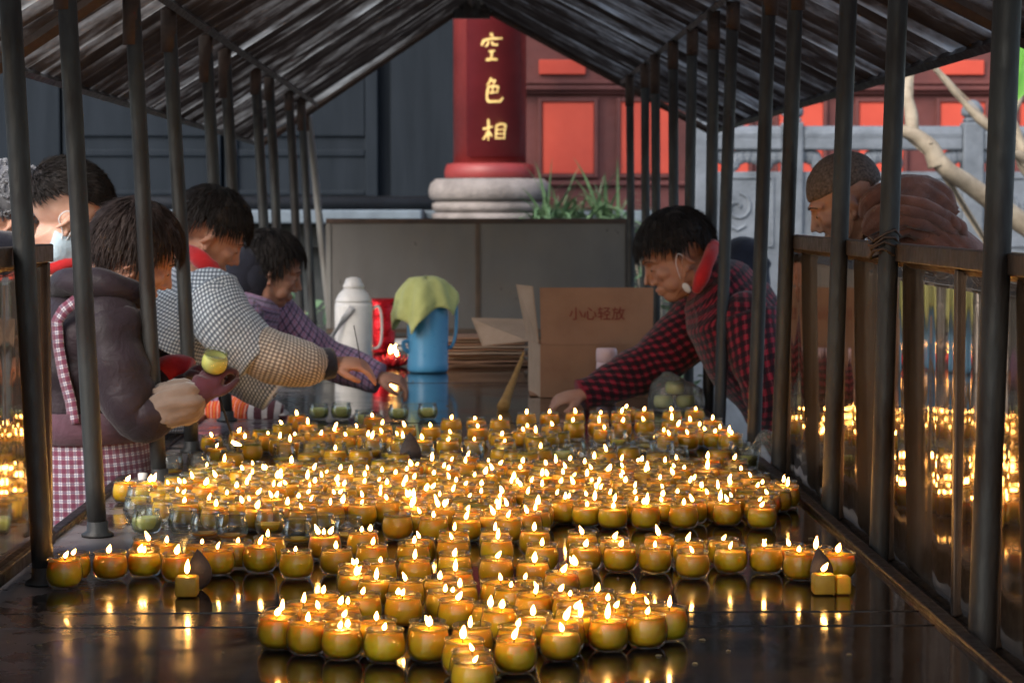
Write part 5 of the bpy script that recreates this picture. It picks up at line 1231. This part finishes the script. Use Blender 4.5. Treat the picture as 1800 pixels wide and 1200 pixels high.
zB = TZ+.002; X0, X1 = p0.x, p1.x; Yb2 = yb+.30; xs0 = X0-.035; xs1 = X1-.02
fw = slab([(X0,yb,zB),(X1,yb,zB),(X1,yb,zf),(X0,yb,zf)], th, 'front_wall', M_card, bx, (0,1,0))
ff = slab([(X0+.002,yb+.001,zf+.001),(X1,yb+.001,zf+.001),(X1+.004,yb+.03,zt),(X0-.002,yb+.03,zt)], th, 'flap', M_card, bx, (0,1,0))
slab([(X0-.001,yb+.003,zB),(xs0,Yb2,zB),(xs0,Yb2,zf),(X0-.001,yb+.003,zf)], th, 'side_wall', M_cardin, bx, (1,0,0))
slab([(X1-.005,yb+.006,zB),(xs1,Yb2,zB),(xs1,Yb2,zf),(X1-.005,yb+.006,zf)], th, 'side_wall', M_cardin, bx, (1,0,0))
slab([(xs0+.005,Yb2,zB),(xs1-.001,Yb2,zB),(xs1-.001,Yb2,zf),(xs0+.005,Yb2,zf)], th, 'back_wall', M_card, bx, (0,1,0))
slab([(xs0,yb+.06,zB+.001),(xs1,yb+.06,zB+.001),(xs1,Yb2,zB+.001),(xs0,Yb2,zB+.001)], .003, 'bottom', M_card, bx, (0,0,1))
a_, b_ = PY(937, 503, yb+.1), PY(909, 500, yb+.30)
slab([(X0-.004,yb+.012,zf+.002),(xs0,Yb2,zf+.002),tuple(b_),tuple(a_)], th, 'flap', M_cardin, bx, (-1,0,.2))
a_, b_ = PY(848, 608, Yb2+.14), PY(829, 560, Yb2+.30)
slab([(xs0+.0,Yb2+.006,zf-.004),(xs0+.02,Yb2+.25,zf+.06),tuple(b_),tuple(a_)], th, 'flap', M_cardin, bx, (0,0,1))
def writing(txt, size, u, v, mat, par):
    cu = bpy.data.curves.new('lettering', 'FONT'); cu.body = txt; cu.size = size; cu.align_x = 'CENTER'; cu.align_y = 'CENTER'; cu.extrude = .0006
    o = bpy.data.objects.new('lettering', cu); COL.objects.link(o); dg = bpy.context.evaluated_depsgraph_get(); me = bpy.data.meshes.new_from_object(o.evaluated_get(dg)); bpy.data.objects.remove(o)
    P = PY(u, v, yb); tl_ = math.atan2(.03, zt-zf) if v < 606 else 0
    yy_ = yb - .0012 + ((P.z-zf)/(zt-zf)*.029 if v < 606 else 0)
    vs = [V((P.x+q_.co.x, yy_ - q_.co.z + math.sin(tl_)*q_.co.y, P.z+q_.co.y*math.cos(tl_))) for q_ in me.vertices]
    mb = MB(); mb.add(vs, [tuple(f_.vertices) for f_ in me.polygons]); return mb.build('lettering', mat, par, False)
writing('小心轻放', .050, 1050, 553, M_print, ff); 
# pink white cup bottle in front of the box
b = onT(1066, 711); zz = lambda v: PY(1066, v, b.y).z; ct = empty('insulated_bottle', b, 'small pale pink insulated bottle before the cardboard box', 'bottle')
mb = MB(); zc = zz(634); mb.lathe([(.030,TZ+.002),(.034,TZ+.008),(.035,zc-.012),(.034,zc-.004)], b.xy.to_3d(), 24); mb.build('body', M_pinkw, ct)
mb = MB(); mb.lathe([(.0335,zc-.003),(.036,zc),(.036,zz(617)),(.033,zz(612)),(0,zz(611))], b.xy.to_3d(), 24); mb.build('cap', M_pinkw, ct)
# straw brush
a, c_ = PY(884, 716, 7.6), PY(918, 628, 7.95); mb = MB(); mb.sweep([a, a.lerp(c_,.35), a.lerp(c_,.7), c_], [.020,.013,.008,.007], sides=14, seg=5, fold=(.002,60,1)); mb.tube([c_.lerp(a,.02), c_+V((.004,0,.02))], .004, 8)
tag(mb.build('straw_brush', M_straw, None, origin=a), 'tapering straw brush leaning against the open cardboard box', 'brush')
# plastic bag with unlit jars
t = NT('thin_plastic'); fr = t.n('ShaderNodeFresnel'); fr.inputs[0].default_value = 1.45; nb = t.bump(t.noise(40, 4, .6), 1, .01); t.l(nb, fr.inputs['Normal']); g_ = t.n('ShaderNodeBsdfGlossy'); g_.inputs[1].default_value = .15; t.l(nb, g_.inputs['Normal'])
tp = t.n('ShaderNodeBsdfTransparent'); df = t.n('ShaderNodeBsdfDiffuse'); df.inputs[0].default_value = (.75,.78,.70,1); m1 = t.n('ShaderNodeMixShader'); m1.inputs[0].default_value = .10; t.l(tp.outputs[0], m1.inputs[1]); t.l(df.outputs[0], m1.inputs[2])
m2 = t.n('ShaderNodeMixShader'); t.l(fr.outputs[0], m2.inputs[0]); t.l(m1.outputs[0], m2.inputs[1]); t.l(g_.outputs[0], m2.inputs[2]); M_plas = t.done(m2)
b = onT(1186, 722); mb = MB(); mb.sweep([b+V((0,0,.002)), b+V((.0,0,.03)), b+V((.005,0,.08)), b+V((.01,0,.105)), b+V((.015,0,.115))], [(.082,.07),(.092,.08),(.085,.07),(.05,.04),(.02,.02)], sides=26, seg=6, ref=(1,0,0), fold=(.012,22,5)); tag(mb.build('plastic_bag', M_plas, None, origin=b), 'clear plastic bag of fresh candle jars below the plaid sleeve', 'bag')
for dx, dy, dz in ((-.038,0,.006),(.036,.01,.006),(0,-.005,.052)):
    o = bpy.data.objects.new('candle_jar', ME_glass); COL.objects.link(o); o.location = b+V((dx,dy,dz)); kid('wax', ME_fresh, o, (0,0,0)); tag(o, 'fresh unlit candle jar inside the clear plastic bag', 'candle', 'fresh jars in the plastic bag')
# square wax stubs with pointed dark leaves standing behind them
M_stub = dull('square_yellow_wax', (.50,.30,.03), (.40,.22,.02), 40, .5, .2, .001, Subsurface_Weight=.5, Subsurface_Radius=(.015,.006,.001))
M_petal = dull('dry_dark_leaf', (.055,.047,.052), (.022,.018,.02), 30, .6, .5, .003)
for (u, v), (lu, lv), hh, lab in (((329, 1048), (350, 1036), .072, 'left'), ((1447, 1044), (1438, 1034), .072, 'right')):
    b = onT(u, v); w = .019
    c_ = empty('square_candle', b, f'small square yellow wax candle in front of the dark pointed leaf on the {lab}', 'candle')
    mb = MB(); mb.box((b.x-w, b.y-w, TZ+.0015), (b.x+w, b.y+w, TZ+.036)); mb.build('wax', M_stub, c_, bevel=.004)
    if lab == 'right':
        mb = MB(); mb.box((b.x+w+.002, b.y-w+.005, TZ+.0015), (b.x+w+.028, b.y+w, TZ+.032)); mb.build('wax', M_melt, c_, bevel=.004)
    kid('wick', ME_wick, c_, (0, 0, TZ*0+.037)); kid('flame', FL[3 if lab == 'right' else 4], c_, (0, 0, .040), 0, 1.05)
    p_ = onT(lu, lv); mb = MB(); leaf(mb, p_+V((.004,0,.001)), p_+V((-.003 if lab == 'left' else 0,.004,hh)), .042, (.15,-1,0), .010); o = mb.build('dry_leaf', M_petal, None, origin=p_); s_ = o.modifiers.new('solid', 'SOLIDIFY'); s_.thickness = .0016
    tag(o, f'dark pointed dry leaf standing behind the square candle on the {lab}', 'leaf')
p_ = onT(719, 826); mb = MB(); leaf(mb, p_, p_+V((.002,.004,.098)), .056, (.2,-1,0), .012); o = mb.build('dry_leaf', M_petal, None, origin=p_); s_ = o.modifiers.new('solid', 'SOLIDIFY'); s_.thickness = .0016; tag(o, 'grey pointed dry leaf standing amid the middle candles', 'leaf')
b = onT(251, 845); mb = MB(); mb.lathe([(.011,.001),(.012,.004),(.012,.018),(.010,.020),(0,.0205)], b, 16); tag(mb.build('bottle_cap', M_ceram, None, origin=b), 'small white cap at the foot of the left post', 'cap')
# plastic cup with a pale green candle by the right post
b = onT(1312, 822); mb = MB(); mb.lathe([(0,.001),(.030,.001),(.034,.05),(.0355,.056),(.034,.056),(.032,.05),(.028,.004)], b, 24); o = mb.build('glass_cup', M_glass, None, origin=b); tag(o, 'clear cup of pale green wax beside the right hand post', 'cup'); m2_ = MB(); m2_.lathe([(0,.006),(.026,.006),(.0285,.03),(.0,.031)], b, 20); m2_.build('wax', M_fresh, o)
mb = MB(); b = onT(1338, 812); mb.sweep([b+V((0,0,.003)), b+V((.006,0,.03)), b+V((.0,0,.06)), b+V((-.01,0,.07))], [(.035,.03),(.04,.03),(.03,.02),(.006,.006)], sides=18, seg=5, ref=(1,0,0), fold=(.012,30,3)); tag(mb.build('plastic_bag', M_plas, None, origin=b), 'crumpled clear plastic bag against the right hand post', 'bag')
# black cloth bundle on the ledge behind the plaid jacket
b = PY(1322, 452, 9.5); mb = MB(); mb.sweep([V((b.x-.10, 9.5, .85)), V((b.x-.06, 9.5, 1.15)), V((b.x-.01, 9.5, 1.28)), V((b.x+.03, 9.5, 1.33))], [(.12,.09),(.13,.10),(.09,.07),(.02,.02)], sides=20, seg=6, ref=(1,0,0), fold=(.018,9,3)); tag(mb.build('cloth_bundle', M_navy, None, origin=(b.x, 9.5, .85)), 'black cloth bundle showing behind the plaid shoulder', 'bundle')
